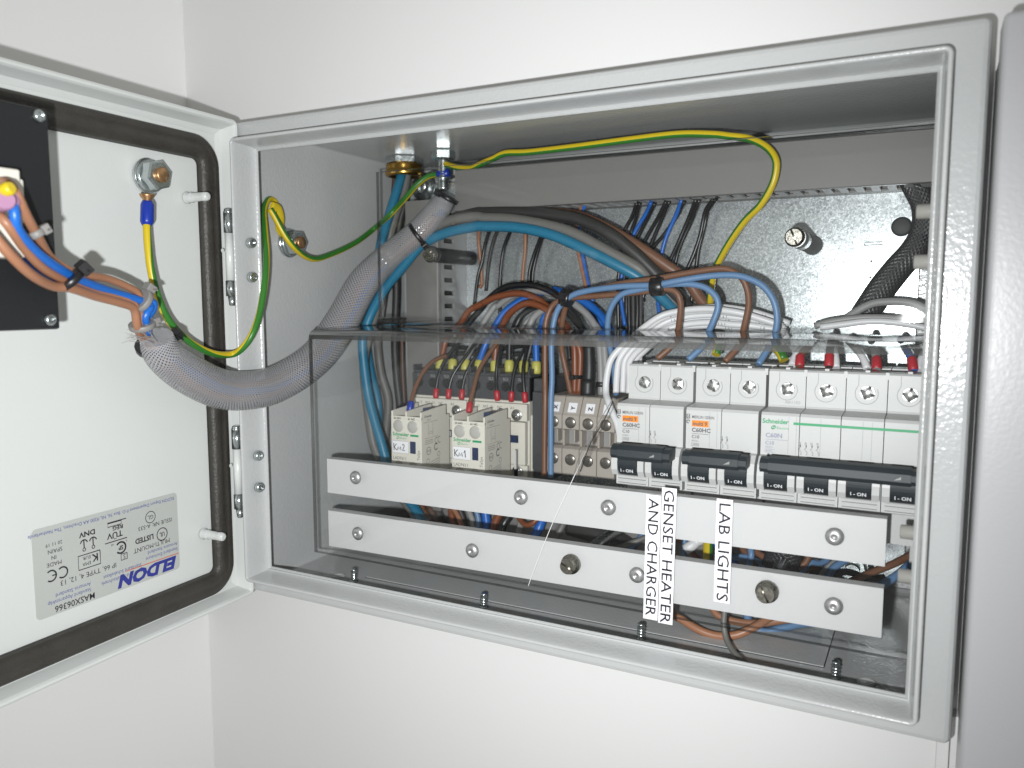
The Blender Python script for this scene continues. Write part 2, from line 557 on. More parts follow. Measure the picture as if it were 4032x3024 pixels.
# ---------------------------------------------------------------- room walls (cabinet is let into the back wall)
mb = MB()
mb.box(-95, -14.4, 55, 67, -900, 900); mb.box(368.3, 371.5, 55, 67, -900, 900)
mb.box(-14.4, 368.3, 55, 67, 268.4, 900); mb.box(-14.4, 368.3, 55, 67, -900, -11.9)
mb.box(371.5, 900, 55, 67, 258, 900)
tag(mb.build('back_wall', 'wall'), 'white painted wall behind the open grey cabinet', kind='structure')
mb = MB().box(-107, -95, -900, 67, -900, 900)
tag(mb.build('side_wall', 'wall2'), 'white painted side wall behind the open cabinet door', kind='structure')
mb = MB().box(364, 369, 51, 54.8, -900, -16).box(369.2, 373, 47, 54.8, -900, -14)
tag(mb.build('wall_trim', 'wall', bevel=.6), 'narrow white corner trim on the wall under the cabinet right edge', 'trim')

# ---------------------------------------------------------------- neighbouring cabinet (right edge of the frame)
t = thing('cabinet', (470, 20, 120), 'closed grey cabinet cut off by the right edge of the photo', 'cabinet')
MB().box(371.6, 700, 13.5, 60, -420, 260).build('cabinet_body', 'paint2', t, bevel=3)
MB().box(370.3, 705, -6, 12, -425, 262.8).build('cabinet_door', 'paint2', t, bevel=2.2, seg=4)

# ---------------------------------------------------------------- the open cabinet
enc = thing('enclosure', (178, 100, -12), 'open grey steel wall cabinet full of wiring, door swung to the left', 'electrical cabinet')
RO = (-14.5, 368.2, -12, 268.5)
mb = MB()
loop_sweep(mb, RO, 3.2, [(0, 190), (0, 18), (.35, 16.6), (1.2, 15.4), (2.6, 15), (16.2, 15), (16.2, 16.5), (2.6, 16.5), (1.5, 18), (1.5, 190)])
mb.box(-14, 367.8, 189.6, 191, -11.5, 268)
# folded corners between ceiling, floor, side and back sheet
fil = [(0, 0)] + [(3.2 - 3.2 * math.cos(math.radians(a)), 3.2 - 3.2 * math.sin(math.radians(a))) for a in range(0, 91, 15)]
def fillet(O, U, V, W):
    b = len(mb.v)
    mb.prism(fil, O, U, V, W)
    n0 = len(mb.f) - len(fil)
    for k in range(n0 + 1, len(mb.f) - 1): mb.sm[k] = True
fillet((-13, 189.6, 267), (0, -1, 0), (0, 0, -1), (379.7, 0, 0))
fillet((-13, 189.6, -10.5), (0, -1, 0), (0, 0, 1), (379.7, 0, 0))
fillet((-13, 189.6, -10.5), (1, 0, 0), (0, -1, 0), (0, 0, 277.5))
fillet((366.7, 189.6, -10.5), (-1, 0, 0), (0, -1, 0), (0, 0, 277.5))
mb.build('cabinet_shell', 'paint', enc)
mb = MB()
RL = (0, 356, 0, 256)
loop_sweep(mb, RL, 3.2, [(0, 14.9), (0, 1.4), (.12, .75), (.45, .25), (1.0, 0), (1.5, .1), (1.8, .5), (2.0, 1.2), (2.2, 3), (2.45, 8), (2.7, 11.5), (3.0, 13.5), (3.45, 14.9), (4.1, 15.9), (5.1, 16.6), (5.1, 17.6), (3.4, 17.2), (1.9, 14.9)], n=6, sm=True)
mb.build('front_rim', 'paint', enc)
# floor gland plate with a dark joint round it
MB().box(40.6, 315.4, 62, 150, -10.45, -10.1).build('joint_seal', 'seam_and_shade', enc)
MB().box(41, 315, 62.4, 149.6, -10.2, -9.7).build('gland_plate', 'paint', enc)
for p in ((38.4,53.6,-10.5), (131.9,54.3,-10.5), (226.4,54.3,-10.5), (321.2,54,-10.5)):
    mb = MB()
    prof = [(0, 2.6), (.7, 2.6), (.7, 1.7)]
    for i in range(4):
        prof += [(1.0 + i * 1.5, 1.6), (1.6 + i * 1.5, 2.35), (2.2 + i * 1.5, 1.6)]
    prof += [(7.2, 1.9), (8.0, 1.9), (8.4, 1.2)]
    mb.lathe(p, (0, 0, 1), prof, 12)
    mb.build('threaded_stud', 'zinc', enc)
for p in ((23.9,56.1,-10.5), (198.5,23.9,-10.5), (334.4,55.5,-10.5)):
    MB().lathe(p, (0, 0, 1), [(0, 4.2), (.7, 4.2), (1.1, 3.4), (.7, 2.6), (.6, .1)], 16).build('hole_plug', 'clearpin', enc)
# zinc hinge screws on the left of the rim, their heads in the inner face
def crosshead(o, ax, r, h, up, a0=0.0, name='screw', parent=None, mats=('zinc', 'hole')):
    mb = MB()
    o = Vector(o); ax = Vector(ax).normalized()
    mb.lathe(o, ax, [(0, r), (h * .45, r), (h * .8, r * .8), (h * .86, r * .55), (h * .5, r * .5), (h * .45, .05)], 18)
    a = Vector(up); a = (a - ax * a.dot(ax)).normalized(); c = ax.cross(a)
    for i in range(4):
        th = a0 + i * math.pi / 2
        d = a * math.cos(th) + c * math.sin(th); e = ax.cross(d)
        # raised quadrants leave a cross-shaped recess between them
        q = (d + e).normalized()
        w = r * .44
        mb.prism([(r * .1, r * .1), (r * .52, r * .1), (r * .46, r * .3), (r * .3, r * .46), (r * .1, r * .52)], o + ax * h * .3, d, e, ax * h * .58)
    return mb.build(name, mats[0], parent)
for i, z in enumerate((198.2, 178.8, 74.6, 55.7)):
    crosshead((4.6, 9, z), (1, -.12, 0), 3.1, 3.4, (0, 0, 1), .3 + i * .7, 'hinge_screw', enc)
# white plastic pegs opposite
for z in (200.0, 180.4, 71.0, 52.4):
    MB().lathe((367, 24, z), (-1, 0, 0), [(0, 3.1), (20.6, 2.9), (21.1, 2.4), (21.2, .2)], 18).build('plastic_peg', 'peg', enc)
# hinges between rim and door
for zc in (194, 69):
    x, y = -5.2, 3.0
    h = tag(MB().cyl((x, y, zc + 10), (x, y, zc + 21), 2.9, 16).lathe((x, y, zc + 21), (0, 0, 1), [(0, 2.9), (1, 2.8), (1.6, 2.3), (2.2, 2.5), (2.6, 1.6)], 16).build('hinge_knuckle', 'zinc', enc))
    MB().cyl((x, y, zc - 17), (x, y, zc + 9.8), 2.5, 16).disc((x - 3, y - 2.4, zc), 1.2, (0, 1, 0), (0, 0, 1)).build('hinge_barrel', 'doorpaint', enc)
    MB().cyl((x, y, zc - 26), (x, y, zc - 17.2), 2.9, 16).lathe((x + .5, y, zc - 26), (0, 0, -1), [(0, 2.3), (5, 1.7), (5.5, 1.2)], 12).build('hinge_knuckle', 'zinc', enc)
# ceiling earth stud, nut on the painted ceiling
s = thing('earth_stud', (52.8, 140, 267), 'threaded zinc earth stud with hex nut hanging from the cabinet ceiling', 'bolt')
MB().hexn((52.8, 140, 266.9), (0, 0, -1), 8.2, 6.5, 0, .2).build('nut', 'zinc', s)
mb = MB(); prof = []
for i in range(12): prof += [(6.5 + i * 1.6, 3.6), (7.3 + i * 1.6, 4.1)]
mb.lathe((52.8, 140, 267), (0, 0, -1), prof + [(26.5, 3.6), (27, 2.8)], 14).build('threaded_shaft', 'zinc', s)
MB().lathe((52.8, 140, 248.6), (0, 0, -1), [(0, 6.4), (1.2, 6.4)], 16).build('washer', 'zinc', s)
# brass gland with zinc locknut
s = thing('cable_gland', (13.6, 149.5, 267), 'brass cable gland with zinc locknut in the cabinet ceiling', 'cable gland')
MB().hexn((13.6, 149.5, 266.9), (0, 0, -1), 13, 5, 0, .1).build('locknut', 'zinc', s)
mb = MB().lathe((13.6, 149.5, 261.9), (0, 0, -1), [(0, 11), (.8, 13), (1.8, 12), (2.6, 13), (3.6, 12), (4.4, 13.3), (7.5, 13.3), (8.5, 12.4), (8.5, 10), (5, 9.4)], 28)
mb.build('gland_body', 'brass', s)
# copper stud and zinc flange nut on the left inside wall
def bonding_stud(o, ax, label, k):
    s = thing('bonding_stud', o, label, 'bolt')
    o = Vector(o); ax = Vector(ax).normalized()
    MB().lathe(o, ax, [(0, 9.0), (1.2, 9.4), (1.9, 9.0), (2.4, 8.0), (3.2, 8.6), (3.9, 8.0)], 24).build('serrated_washer', 'zinc', s)
    MB().hexn(o + ax * 3.7, ax, 8.0, 6.4, 0, k).build('nut', 'zinc', s)
    MB().lathe(o, ax, [(9, 3.9), (11.6, 3.9), (12.2, 3.3), (12.3, .3)], 18).build('stud_end', 'copper', s)
    return s
bonding_stud((-13, 58.7, 202), (1, 0, 0), 'copper stud with zinc nut on the inside left wall of the cabinet', .3)

# ---------------------------------------------------------------- door, swung open towards the camera
DO = Vector((-6, 14, 0)); DN = Vector((1, .035, 0)).normalized(); DE = Vector((.035, -1, 0)).normalized()
def dpt(s, n, z): return tuple(DO + DE * s + DN * n + Vector((0, 0, z)))
def dxf(p): return DO + DE * p[0] + DN * p[1] + Vector((0, 0, p[2]))      # (along, out of the panel, up)
door = tag(MB().box(.5, 384.5, -12.5, -10.6, -12, 268).xf(dxf).build('door', 'doorpaint', enc), 'open door, painted inside face')
mb = MB()
loop_sweep(mb, (0, 385, -13, 268.7), 4, [(0, -12.5), (0, -1.6), (.4, -.5), (1.4, 0), (2.4, -.4), (3.2, -1.6), (5.5, -9), (8.5, -10.4), (8.5, -12.4)])
# loop_sweep works in x/z with inset, y is depth: matches (along, out, up)
mb.xf(dxf).build('door_rim', 'doorpaint', door)
mb = MB()
loop_sweep(mb, (9.2, 376, -6.6, 257.6), 17, [(0, -10.6), (.4, -7.2), (2, -5.6), (4.4, -5.8), (5.6, -6.6), (7.2, -5.7), (10.6, -5.8), (12.6, -7.4), (13.4, -10.6)], n=8, sm=True)
mb.xf(dxf).build('gasket', 'gasket', door)
for z in ((-14.9,-17.2,222), (-15,-15.5,31.2)):
    mb = MB().lathe(z, DN, [(0, 3.4), (1, 3.4), (1.4, 2.4), (4, 3.0), (4.4, 2.5), (12, 2.4), (13.5, 2.6), (15.5, 2.2), (16, 1.2)], 12)
    mb.build('clear_peg', 'clearpin', door)
dst = bonding_stud((-14,-42.9,230.2), DN, 'copper stud with zinc nut and blue lug on the open door', .55)

# maker's sticker, upside down on the door
s = thing('maker_sticker', dpt(86, -10.4, 38), 'silver maker sticker stuck upside down on the open door', 'sticker')
sx0, sz0 = 46.6, 16.0
mb = MB(); a = 1.5
mb.prism([(p[0], p[1]) for p in rrect(sx0, sx0 + 83.5, sz0, sz0 + 43.5, 2.2, 0, 3)], (0, -10.55, 0), (1, 0, 0), (0, 0, 1), (0, .25, 0))
mb.xf(dxf).build('sticker_sheet', 'sticker', s)
mb = MB()
SX, SY = (1, 0, 0), (0, 0, -1)
def st(txt, u, t, size, m=1, bold=0.0, sx=1.0, al='l', slant=0.0):
    mb.text(txt, (sx0 + u, -10.22, sz0 + t), size, SX, SY, m, al, bold, sx, slant)
st('ELDON', 2.2, 7.6, 6.2, 0, .055, 1.22, 'l', .25)
mb.rect((sx0 + .5, -10.22, sz0 + 9.2), 34, .45, SX, SY, 2)
st('Standard Enclosure', 1, 12.6, 1.9, 3); st('Armoire Standard', 1, 15.6, 1.9, 3)
st('Standard-Schaltschrank', 25, 7.6, 1.9, 3, sx=.95); st('Standaard Schakelkast', 25, 10.6, 1.9, 3, sx=.95)
st('Standard Apparatsk\u00e5p', 55, 7.0, 1.9, 3, sx=.95); st('Armario Standard', 55, 10.0, 1.9, 3, sx=.95)
st('MASX06366', 53, 4.0, 3.1, 1, .01, .95)
st('MULTI-MOUNT', 6, 19.2, 2.4, 1); st('IP 66, TYPE 4, 12, 13', 40, 15.4, 2.5, 1, 0, 1.02)
mb.frame_rect((sx0 + 33.5, -10.22, sz0 + 18.8), 3.6, 3.2, .45, SX, SY, 1); st('S', 34.4, 18.3, 2.3, 1)
mb.ring((sx0 + 11, -10.22, sz0 + 22.6), 3.4, .5, SX, SY, 1); st('UL', 11, 23.6, 2.4, 1, .02, .8, 'c'); st('LISTED', 16.5, 24.2, 2.7, 1, .03)
mb.ring((sx0 + 37, -10.22, sz0 + 22.4), 2.9, .9, SX, SY, 1, 40, 320); st('SP', 37, 23.4, 2.2, 1, .03, .9, 'c'); st('c', 33.0, 25.5, 1.3, 1); st('us', 41, 25.5, 1.3, 1)
mb.frame_rect((sx0 + 49, -10.22, sz0 + 24.6), 12, 7, .5, SX, SY, 1); st('K', 50, 23.4, 3.8, 1, .02); st('EMA', 54.2, 20.6, 1.7, 1); st('EUR', 54.2, 23.6, 1.7, 1)
mb.ring((sx0 + 69.5, -10.22, sz0 + 19.4), 2.6, .75, SX, SY, 1, 50, 310, 14); mb.ring((sx0 + 75.3, -10.22, sz0 + 19.4), 2.6, .75, SX, SY, 1, 50, 310, 14); mb.rect((sx0 + 72.8, -10.22, sz0 + 19.7), 2, .6, SX, SY, 1)
st('ISSUE NR: A-533', 4, 30.2, 2.2, 1)
mb.rect((sx0 + 33, -10.22, sz0 + 27), 13, .5, SX, SY, 1); mb.rect((sx0 + 33, -10.22, sz0 + 37.2), 11, .5, SX, SY, 1)
st('T\u00dcV', 35.5, 31.4, 3.0, 1, .02, 1.1); st('REG', 35, 34.4, 2.0, 1, .03, 1.2); mb.frame_rect((sx0 + 36, -10.22, sz0 + 36.6), 8, 1.8, .4, SX, SY, 1)
for q in (51, 56):                        # anchors and shell over the register mark
    mb.ring((sx0 + q + 1.5, -10.22, sz0 + 27.2), .8, .4, SX, SY, 1, n=10); mb.rect((sx0 + q + 1.2, -10.22, sz0 + 31.8), .6, 4, SX, SY, 1)
    mb.ring((sx0 + q + 1.5, -10.22, sz0 + 30.2), 1.9, .6, SX, SY, 1, 190, 350, 10)
st('DNV', 51, 36, 2.5, 1, .03, 1.15)
st('MADE', 69.5, 25.8, 2.0, 1); st('IN', 72, 28.8, 1.9, 1); st('SPAIN', 68.8, 32.0, 2.0, 1); st('20 11 19', 68.6, 35.2, 1.7, 1)
mb.ring((sx0 + 18, -10.22, sz0 + 33.8), 3.1, .4, SX, SY, 1); st('GL', 18, 34.8, 2.2, 1, 0, 1, 'c')
st('ELDON Export Department P.O. Box 56, NL-9200 AA Drachten, The Netherlands', 2, 41.4, 1.75, 3, .004, .98)
mb.xf(dxf).build('printing', ('blueink', 'ink', 'redink', 'lblueink'), s)

# black-backed instrument on the door, seen from behind
inst = thing('panel_instrument', dpt(172, -10, 200), 'black backplate of an instrument on the open door with cream connector', 'instrument')
MB().box(148.5, 240, 42, 45, 154.2, 239.5).xf(dxf).build('backplate', 'black', inst, bevel=1)
MB().box(152, 236, -10.4, 42, 157, 236).xf(dxf).build('housing', 'black', inst)
for p in ((44.3,-137,236.3), (44.3,-137.4,158.1)):
    crosshead(p, DN, 2.4, 2.2, (0, 0, 1), .5, 'screw', inst)
c = MB()
c.box(169, 225, 45, 57, 181, 213).box(166.5, 172, 45, 55, 194, 210)
c.xf(dxf).build('connector', 'cream', inst, bevel=.8)

# ---------------------------------------------------------------- galvanised mounting plate
pl = thing('mounting_plate', (175, 173, 5), 'galvanised steel mounting plate at the back of the cabinet', 'mounting plate')
mb = MB().prism(rrect(3, 345.5, 4, 250.5, 9, 0, 5), (0, 172, 0), (1, 0, 0), (0, 0, 1), (0, 2, 0))
mb.build('plate_sheet', 'galv', pl)
MB().lathe((335.8,171.9,206.3), (0, -1, 0), [(0, 5.4), (1.2, 5.4), (2.2, 4.9), (2.6, 4.0), (2.7, .2)], 24).build('rubber_plug', 'rubber', pl)
p = Vector((317,171.8,196.7))
MB().frame_rect(tuple(p), 17 * .55, 1.6, .45).build('slot', 'hole', pl)
for p in ((321,171.8,187.5), (320.8,171.9,178.4)):
    MB().disc(p, .65, n=10).build('pinhole', 'hole', pl)
p = Vector((15.6,172,248.8))
MB().lathe(p, (0, -1, 0), [(0, 10), (1.8, 10), (1.8, 6), (5, 5.6), (6, 4.4), (6.2, .3)], 24).build('plate_nut', 'zinc', pl)
p = Vector((318.9,172,7.8))
MB().lathe(p, (0, -1, 0), [(0, 11), (1.5, 11), (1.5, 8), (2, 8)], 28).hexn(p + Vector((0, -2, 0)), (0, -1, 0), 8.3, 6).cyl(p, p + Vector((0, -13, 0)), 4.2).build('plate_nut', 'zinc', pl)

# ---------------------------------------------------------------- wiring trunking
def teeth(parent, n, place, size, m='ductin'):
    me = None
    for i in range(n):
        c = place(i)
        if me is None:
            o = MB().box(c[0] - size[0] / 2, c[0] + size[0] / 2, c[1] - size[1] / 2, c[1] + size[1] / 2, c[2] - size[2] / 2, c[2] + size[2] / 2).build('tooth', m, parent)
            me = o
        else:
            o = me.copy(); COL.objects.link(o); o.location = (Vector(c) - WO[parent]) * MM
d = thing('wire_trunking', (215, 150, 225), 'long grey slotted wiring trunking along the top of the mounting plate', 'trunking')
MB().prism([(129.6, 224.9), (129.6, 250.6), (130.6, 251.4), (138, 251.4), (138, 250.2), (131, 250.2), (131, 226.2), (134, 226.2), (134, 224.6), (130.2, 224.6)], (68.6, 0, 0), (0, 1, 0), (0, 0, 1), (298, 0, 0)).build('lid', 'duct', d)
MB().box(69, 366, 133, 172, 248.6, 250).box(69, 366, 170.4, 171.9, 226, 250).box(69, 366, 133.9, 138, 225.4, 226.6).box(69, 366, 161, 172, 225.4, 226.6).build('channel', 'ductin', d)
teeth(d, 37, lambda i: (72 + i * 8.1, 149.5, 226), (4.4, 23.4, 1.2), 'strip')
d = thing('wire_trunking', (40, 150, 130), 'short upright grey slotted trunking at the left of the mounting plate', 'trunking')
MB().prism([(27, 131.6), (52.2, 131.6), (52.9, 132.2), (52.9, 136), (51.6, 136), (51.6, 133), (27.6, 133), (27.6, 136), (26.4, 136), (26.4, 132.2)], (0, 0, 18), (1, 0, 0), (0, 1, 0), (0, 0, 215.5)).build('lid', 'duct', d)
MB().box(27, 52, 170.4, 171.9, 18, 233, 1).box(50.9, 52.2, 136, 141, 18, 233).box(50.9, 52.2, 154, 172, 18, 233).box(27, 28.2, 134, 172, 18, 233, 1).box(40, 41, 140, 169, 18, 233, 2).build('channel', ('duct2', 'ductin', 'seam_and_shade'), d)  # dark middle sheet stands for the shade seen through the slots
teeth(d, 24, lambda i: (51.55, 147.5, 22 + i * 9), (1.3, 13.2, 5.8), 'duct2')
d = thing('wire_trunking', (190, 150, 5), 'grey wiring trunking low in the cabinet behind the bottom white strip', 'trunking')
MB().box(30, 290, 140, 171.5, 6, 28).build('channel', 'ductin', d, bevel=1)

# DIN rails
for (x0, x1, y, z, lb) in ((56, 202, 164.5, 82, 'zinc mounting rail behind the two cream contactors'), (200, 352, 119.6, 91, 'zinc mounting rail behind the row of circuit breakers')):
    mb = MB().prism([(0, -17.5), (1, -17.5), (1, -13.5), (7.4, -12.5), (7.4, 12.5), (1, 13.5), (1, 17.5), (0, 17.5), (0, 12.6), (6.4, 11.6), (6.4, -11.6), (0, -12.6)], (x0, y, z), (0, 1, 0), (0, 0, 1), (x1 - x0, 0, 0))
    if y < 150:
        for xx in (208, 345): mb.cyl((xx, y + 7.4, z), (xx, 172, z), 5)
    tag(mb.build('mounting_rail', 'zinc'), lb, 'mounting rail')

# ---------------------------------------------------------------- circuit breakers
def screw_head(mb, o, r, a0):
    o = Vector(o); ax = Vector((0, -1, 0))
    mb.lathe(o, ax, [(0, r), (.7, r * .96), (.75, .05)], 18)
    for i in range(4):
        th = a0 + i * math.pi / 2
        dd = Vector((math.cos(th), 0, math.sin(th))); e = Vector((-math.sin(th), 0, math.cos(th)))
        b = len(mb.v)
        pr = [(.16, .16), (.93, .16), (.84, .44), (.66, .66), (.44, .84), (.16, .93)]
        # sloping pie pieces: the cross recess is what is left between them
        lo = [o + ax * .6 + (dd * p[0] + e * p[1]) * r for p in pr]
        hi = [o + ax * (1.55 - .6 * math.hypot(*p) ** 2) + (dd * p[0] + e * p[1]) * r for p in pr]
        mb.v += [tuple(q) for q in lo + hi]
        n = len(pr)
        mb.face([b + n + k for k in range(n)])
        for k in range(n):
            j = (k + 1) % n
            mb.face((b + k, b + j, b + n + j, b + n + k))
def breaker(x0, n, label, brand, seed):
    rnd = random.Random(seed)
    br = thing('circuit_breaker', (x0 + 9 * n, 95, 50), label, 'circuit breaker', 'circuit breakers in a row on the rail')
    W = 18 * n
    prof = [(119, 51), (75, 51), (75, 69), (58.5, 69.5), (57.5, 70), (57.5, 111), (58.5, 112.3), (74.6, 113), (75, 114), (75, 130.6), (76, 131.5), (86, 131.5), (86, 129), (104, 129), (104, 131.5), (119, 131.5)]
    cut = [(119, 51), (75, 51), (75, 69), (58.5, 69.5), (57.5, 70), (57.5, 75.5), (64, 76), (64, 92), (57.5, 92.5)] + prof[5:]
    for i in range(n):
        a = x0 + 18 * i
        mb = MB()
        l_ = .5 if i == 0 else .15; r_ = .55 if i == n - 1 else .2
        mb.prism(prof, (a + l_, 0, 0), (0, 1, 0), (0, 0, 1), (3.75 - l_, 0, 0))
        mb.prism(cut, (a + 3.75, 0, 0), (0, 1, 0), (0, 0, 1), (10.6, 0, 0))
        mb.prism(prof, (a + 14.35, 0, 0), (0, 1, 0), (0, 0, 1), (3.65 - r_, 0, 0))
        # grey wire-entry pocket on top, ribs under the toggle
        mb.box(a + 3, a + 15, 84, 106, 129.2, 129.6, 1)
        for z in (70.6, 72.8, 74.6): mb.box(a + 1.6, a + 16.6, 57.2, 57.6, z, z + .45, 1)
        for z in (71.5, 73.6): mb.box(a + 1.2, a + 17, 56.9, 57.6, z, z + .7)
        # cheeks either side of the toggle
        for c0, c1 in ((.5, 3.7), (14.4, 17.6)):
            mb.prism([(58, 75), (51.5, 76), (49.6, 79), (49.4, 83), (50.6, 88), (54, 91.5), (58, 92)], (a + c0, 0, 0), (0, 1, 0), (0, 0, 1), (c1 - c0, 0, 0))
        mb.box(a + 8, a + 10, 77, 84, 131.4, 132.4); mb.box(a + 16.9, a + 18.4, 74.6, 78, 128.6, 131.8)
        # moulded outline round the terminal screw
        mb.ring((a + 9, 74.93, 121.6), 5.0, .28, m=2, a0=150, a1=390, n=18)
        mb.line([(-4.4, 2.4), (-3.6, 4), (-3.6, 8.8)], (a + 9, 74.93, 121.6), .25, m=2)
        mb.build('pole', ('breaker', 'breakertop', 'groove'), br)
        s = MB(); screw_head(s, (a + 9.4, 75, 122), 3.35, rnd.random() * 1.5); s.build('terminal_screw', 'steel', br)
        tg = MB()
        cy, cz, r = 57.5, 83.5, 8.4
        tg.prism([(cy - r * math.cos(t), cz + r * math.sin(t)) for t in [math.radians(-68 + 11.3 * k) for k in range(13)]] + [(63, 91), (63, 76)], (a + 3.9, 0, 0), (0, 1, 0), (0, 0, 1), (10.2, 0, 0))
        for dz in (3.4, 1.8):
            tg.box(a + 4, a + 14, cy - r - .5, cy - r + .4, cz - 2 + dz, cz - 1.3 + dz)
        th = math.radians(-21)
        Y = Vector((0, math.sin(th) * -1 * -1, math.cos(th)))
        Y = Vector((0, math.sin(th), math.cos(th)))
        tg.text('I - ON', (a + 9, cy - (r + .12) * math.cos(th), cz + (r + .12) * math.sin(th) - 2.3), 1.75, (1, 0, 0), Y, 1, 'c', .02, 1.0)
        tg.build('toggle', ('toggle', 'label'), br)
    # tie bar across all poles
    mb = MB()
    bp = [(51, 87), (51, 92), (46, 93.3), (42.6, 92.8), (40.6, 91), (40.4, 88.4), (42, 86.6)]
    mb.prism(bp, (x0 + 3.2, 0, 0), (0, 1, 0), (0, 0, 1), (W - 5.6, 0, 0))
    mb.prism([(50.5, 86.2), (50.5, 92.6), (46, 94), (42.2, 93.4), (40.2, 91.4), (39.8, 88), (41.6, 86)], (x0 + 7, 0, 0), (0, 1, 0), (0, 0, 1), (W - 13, 0, 0))
    mb.prism([(0, 0), (3.2, .4), (3.2, 1.9)], (x0 + W - 13, 39.75, 88.6), (1, 0, 0), (0, 0.12, 1), (0, .12, 0), 1)
    mb.build('tie_bar', ('toggle', 'groove'), br, bevel=.25, seg=1)
    # printing
    mb = MB(); y = 57.4
    for q in ((12.2, 15.8) if brand == 'm' else (13, 16.5)):
        mb.rect((x0 + q, y, 93), .14, 17.6, m=4)
    if n == 4:
        for q in (27.2, 45.2, 49): mb.rect((x0 + q, y, 93), .14, 17.6, m=4)
    if brand == 'm':
        mb.line([(0, 0), (0, 2.2), (1.3, 2.2), (1.3, .2), (0, .2)], (x0 + .9, y, 106.8), .5, m=0)
        mb.line([(.65, .6), (.65, 1.6)], (x0 + .9, y, 106.8), .3, m=0)
        mb.ring((x0 + 1.55, y, 105.3), .75, .5, m=0, a0=0, a1=300, n=12)
        mb.text('MERLIN GERIN', (x0 + 3.4, y, 107.1), 1.45, m=0, sx=.82, bold=.012)
        mb.rect((x0 + 3.4, y, 103.0), 8.4, 3.1, m=1)
        mb.text('multi 9', (x0 + 3.8, y - .06, 103.6), 1.9, m=0, bold=.03, sx=.95)
        mb.text('C60HC', (x0 + 3.4, y, 100.3), 2.0, m=0, bold=.03, sx=1.05)
        mb.rect((x0 + 3.4, y, 99.3), 8.4, .2, m=0)
        mb.text('C10', (x0 + 3.4, y, 97.1), 1.6, m=0, bold=.025)
        mb.text('415V~', (x0 + 3.4, y, 95.3), 1.0, m=0)
        mb.frame_rect((x0 + 3.4, y, 93.2), 3.7, 1.4, .15, m=0); mb.text('10000', (x0 + 3.8, y, 93.5), .9, m=0)
        xs, nums = (18.6, 21), ('1', '3')
    else:
        mb.text('Schneider', (x0 + 1.0, y, 107.2), 2.1, m=2, bold=.03, sx=1.0)
        mb.ring((x0 + 6.2, y, 105.3), .85, .45, (1, 0, 0), (.3, 0, 1), m=2, n=14); mb.line([(-.5, -.9), (.5, .9)], (x0 + 6.2, y, 105.3), .3, m=2)
        mb.text('Electric', (x0 + 7.6, y, 104.6), 1.15, m=2, sx=1.15)
        mb.rect((x0 + 15.2, y - .05, 107.1), 56.5, 1.2, m=2)
        mb.text('C60N', (x0 + 2.6, y, 100.4), 2.1, m=3, bold=.03, sx=1.05)
        mb.rect((x0 + 2.6, y, 99.3), 10.5, .2, m=3)
        mb.text('C10', (x0 + 2.6, y, 96.9), 1.7, m=3, bold=.025)
        mb.text('400V~', (x0 + 2.6, y, 95.2), 1.1, m=3)
        mb.frame_rect((x0 + 2.6, y, 93.2), 4.2, 1.5, .15, m=3); mb.text('6000', (x0 + 3.0, y, 93.5), 1.0, m=3)
        mb.text('RR1103', (x0 + 8.5, 74.9, 114.8), 1.5, m=4, sx=1.05)
        xs, nums = (18.6, 21.2, 23.8, 26.4), ('1', '3', '5', '7')
    for xx, s in zip(xs, nums):
        mb.text(s, (x0 + xx - .9, y, 98.2), 1.0, m=0)
        mb.line([(0, 6), (0, 3.4), (-.9, 2.4)], (x0 + xx, y, 93.2), .22, m=0)
        mb.rect((x0 + xx - .25, y, 97.0), .5, .9, m=0)
        mb.line([(0, 2.6), (0, 1.8), (.7, 1.4), (.1, .9), (.7, .5), (0, .1)], (x0 + xx, y, 93.0), .2, m=0)
    mb.build('printing', ('paleink', 'orange', 'green', 'lilac', 'groove'), br)
    return br
breaker(210.0, 2, 'two-pole breaker with orange printed badge beside the beige terminal blocks', 'm', 3)
breaker(246.4, 2, 'two-pole breaker with orange badge, the middle one of the row', 'm', 4)
breaker(282.8, 4, 'wide four-pole breaker with long green printed line, rightmost of the row', 's', 5)

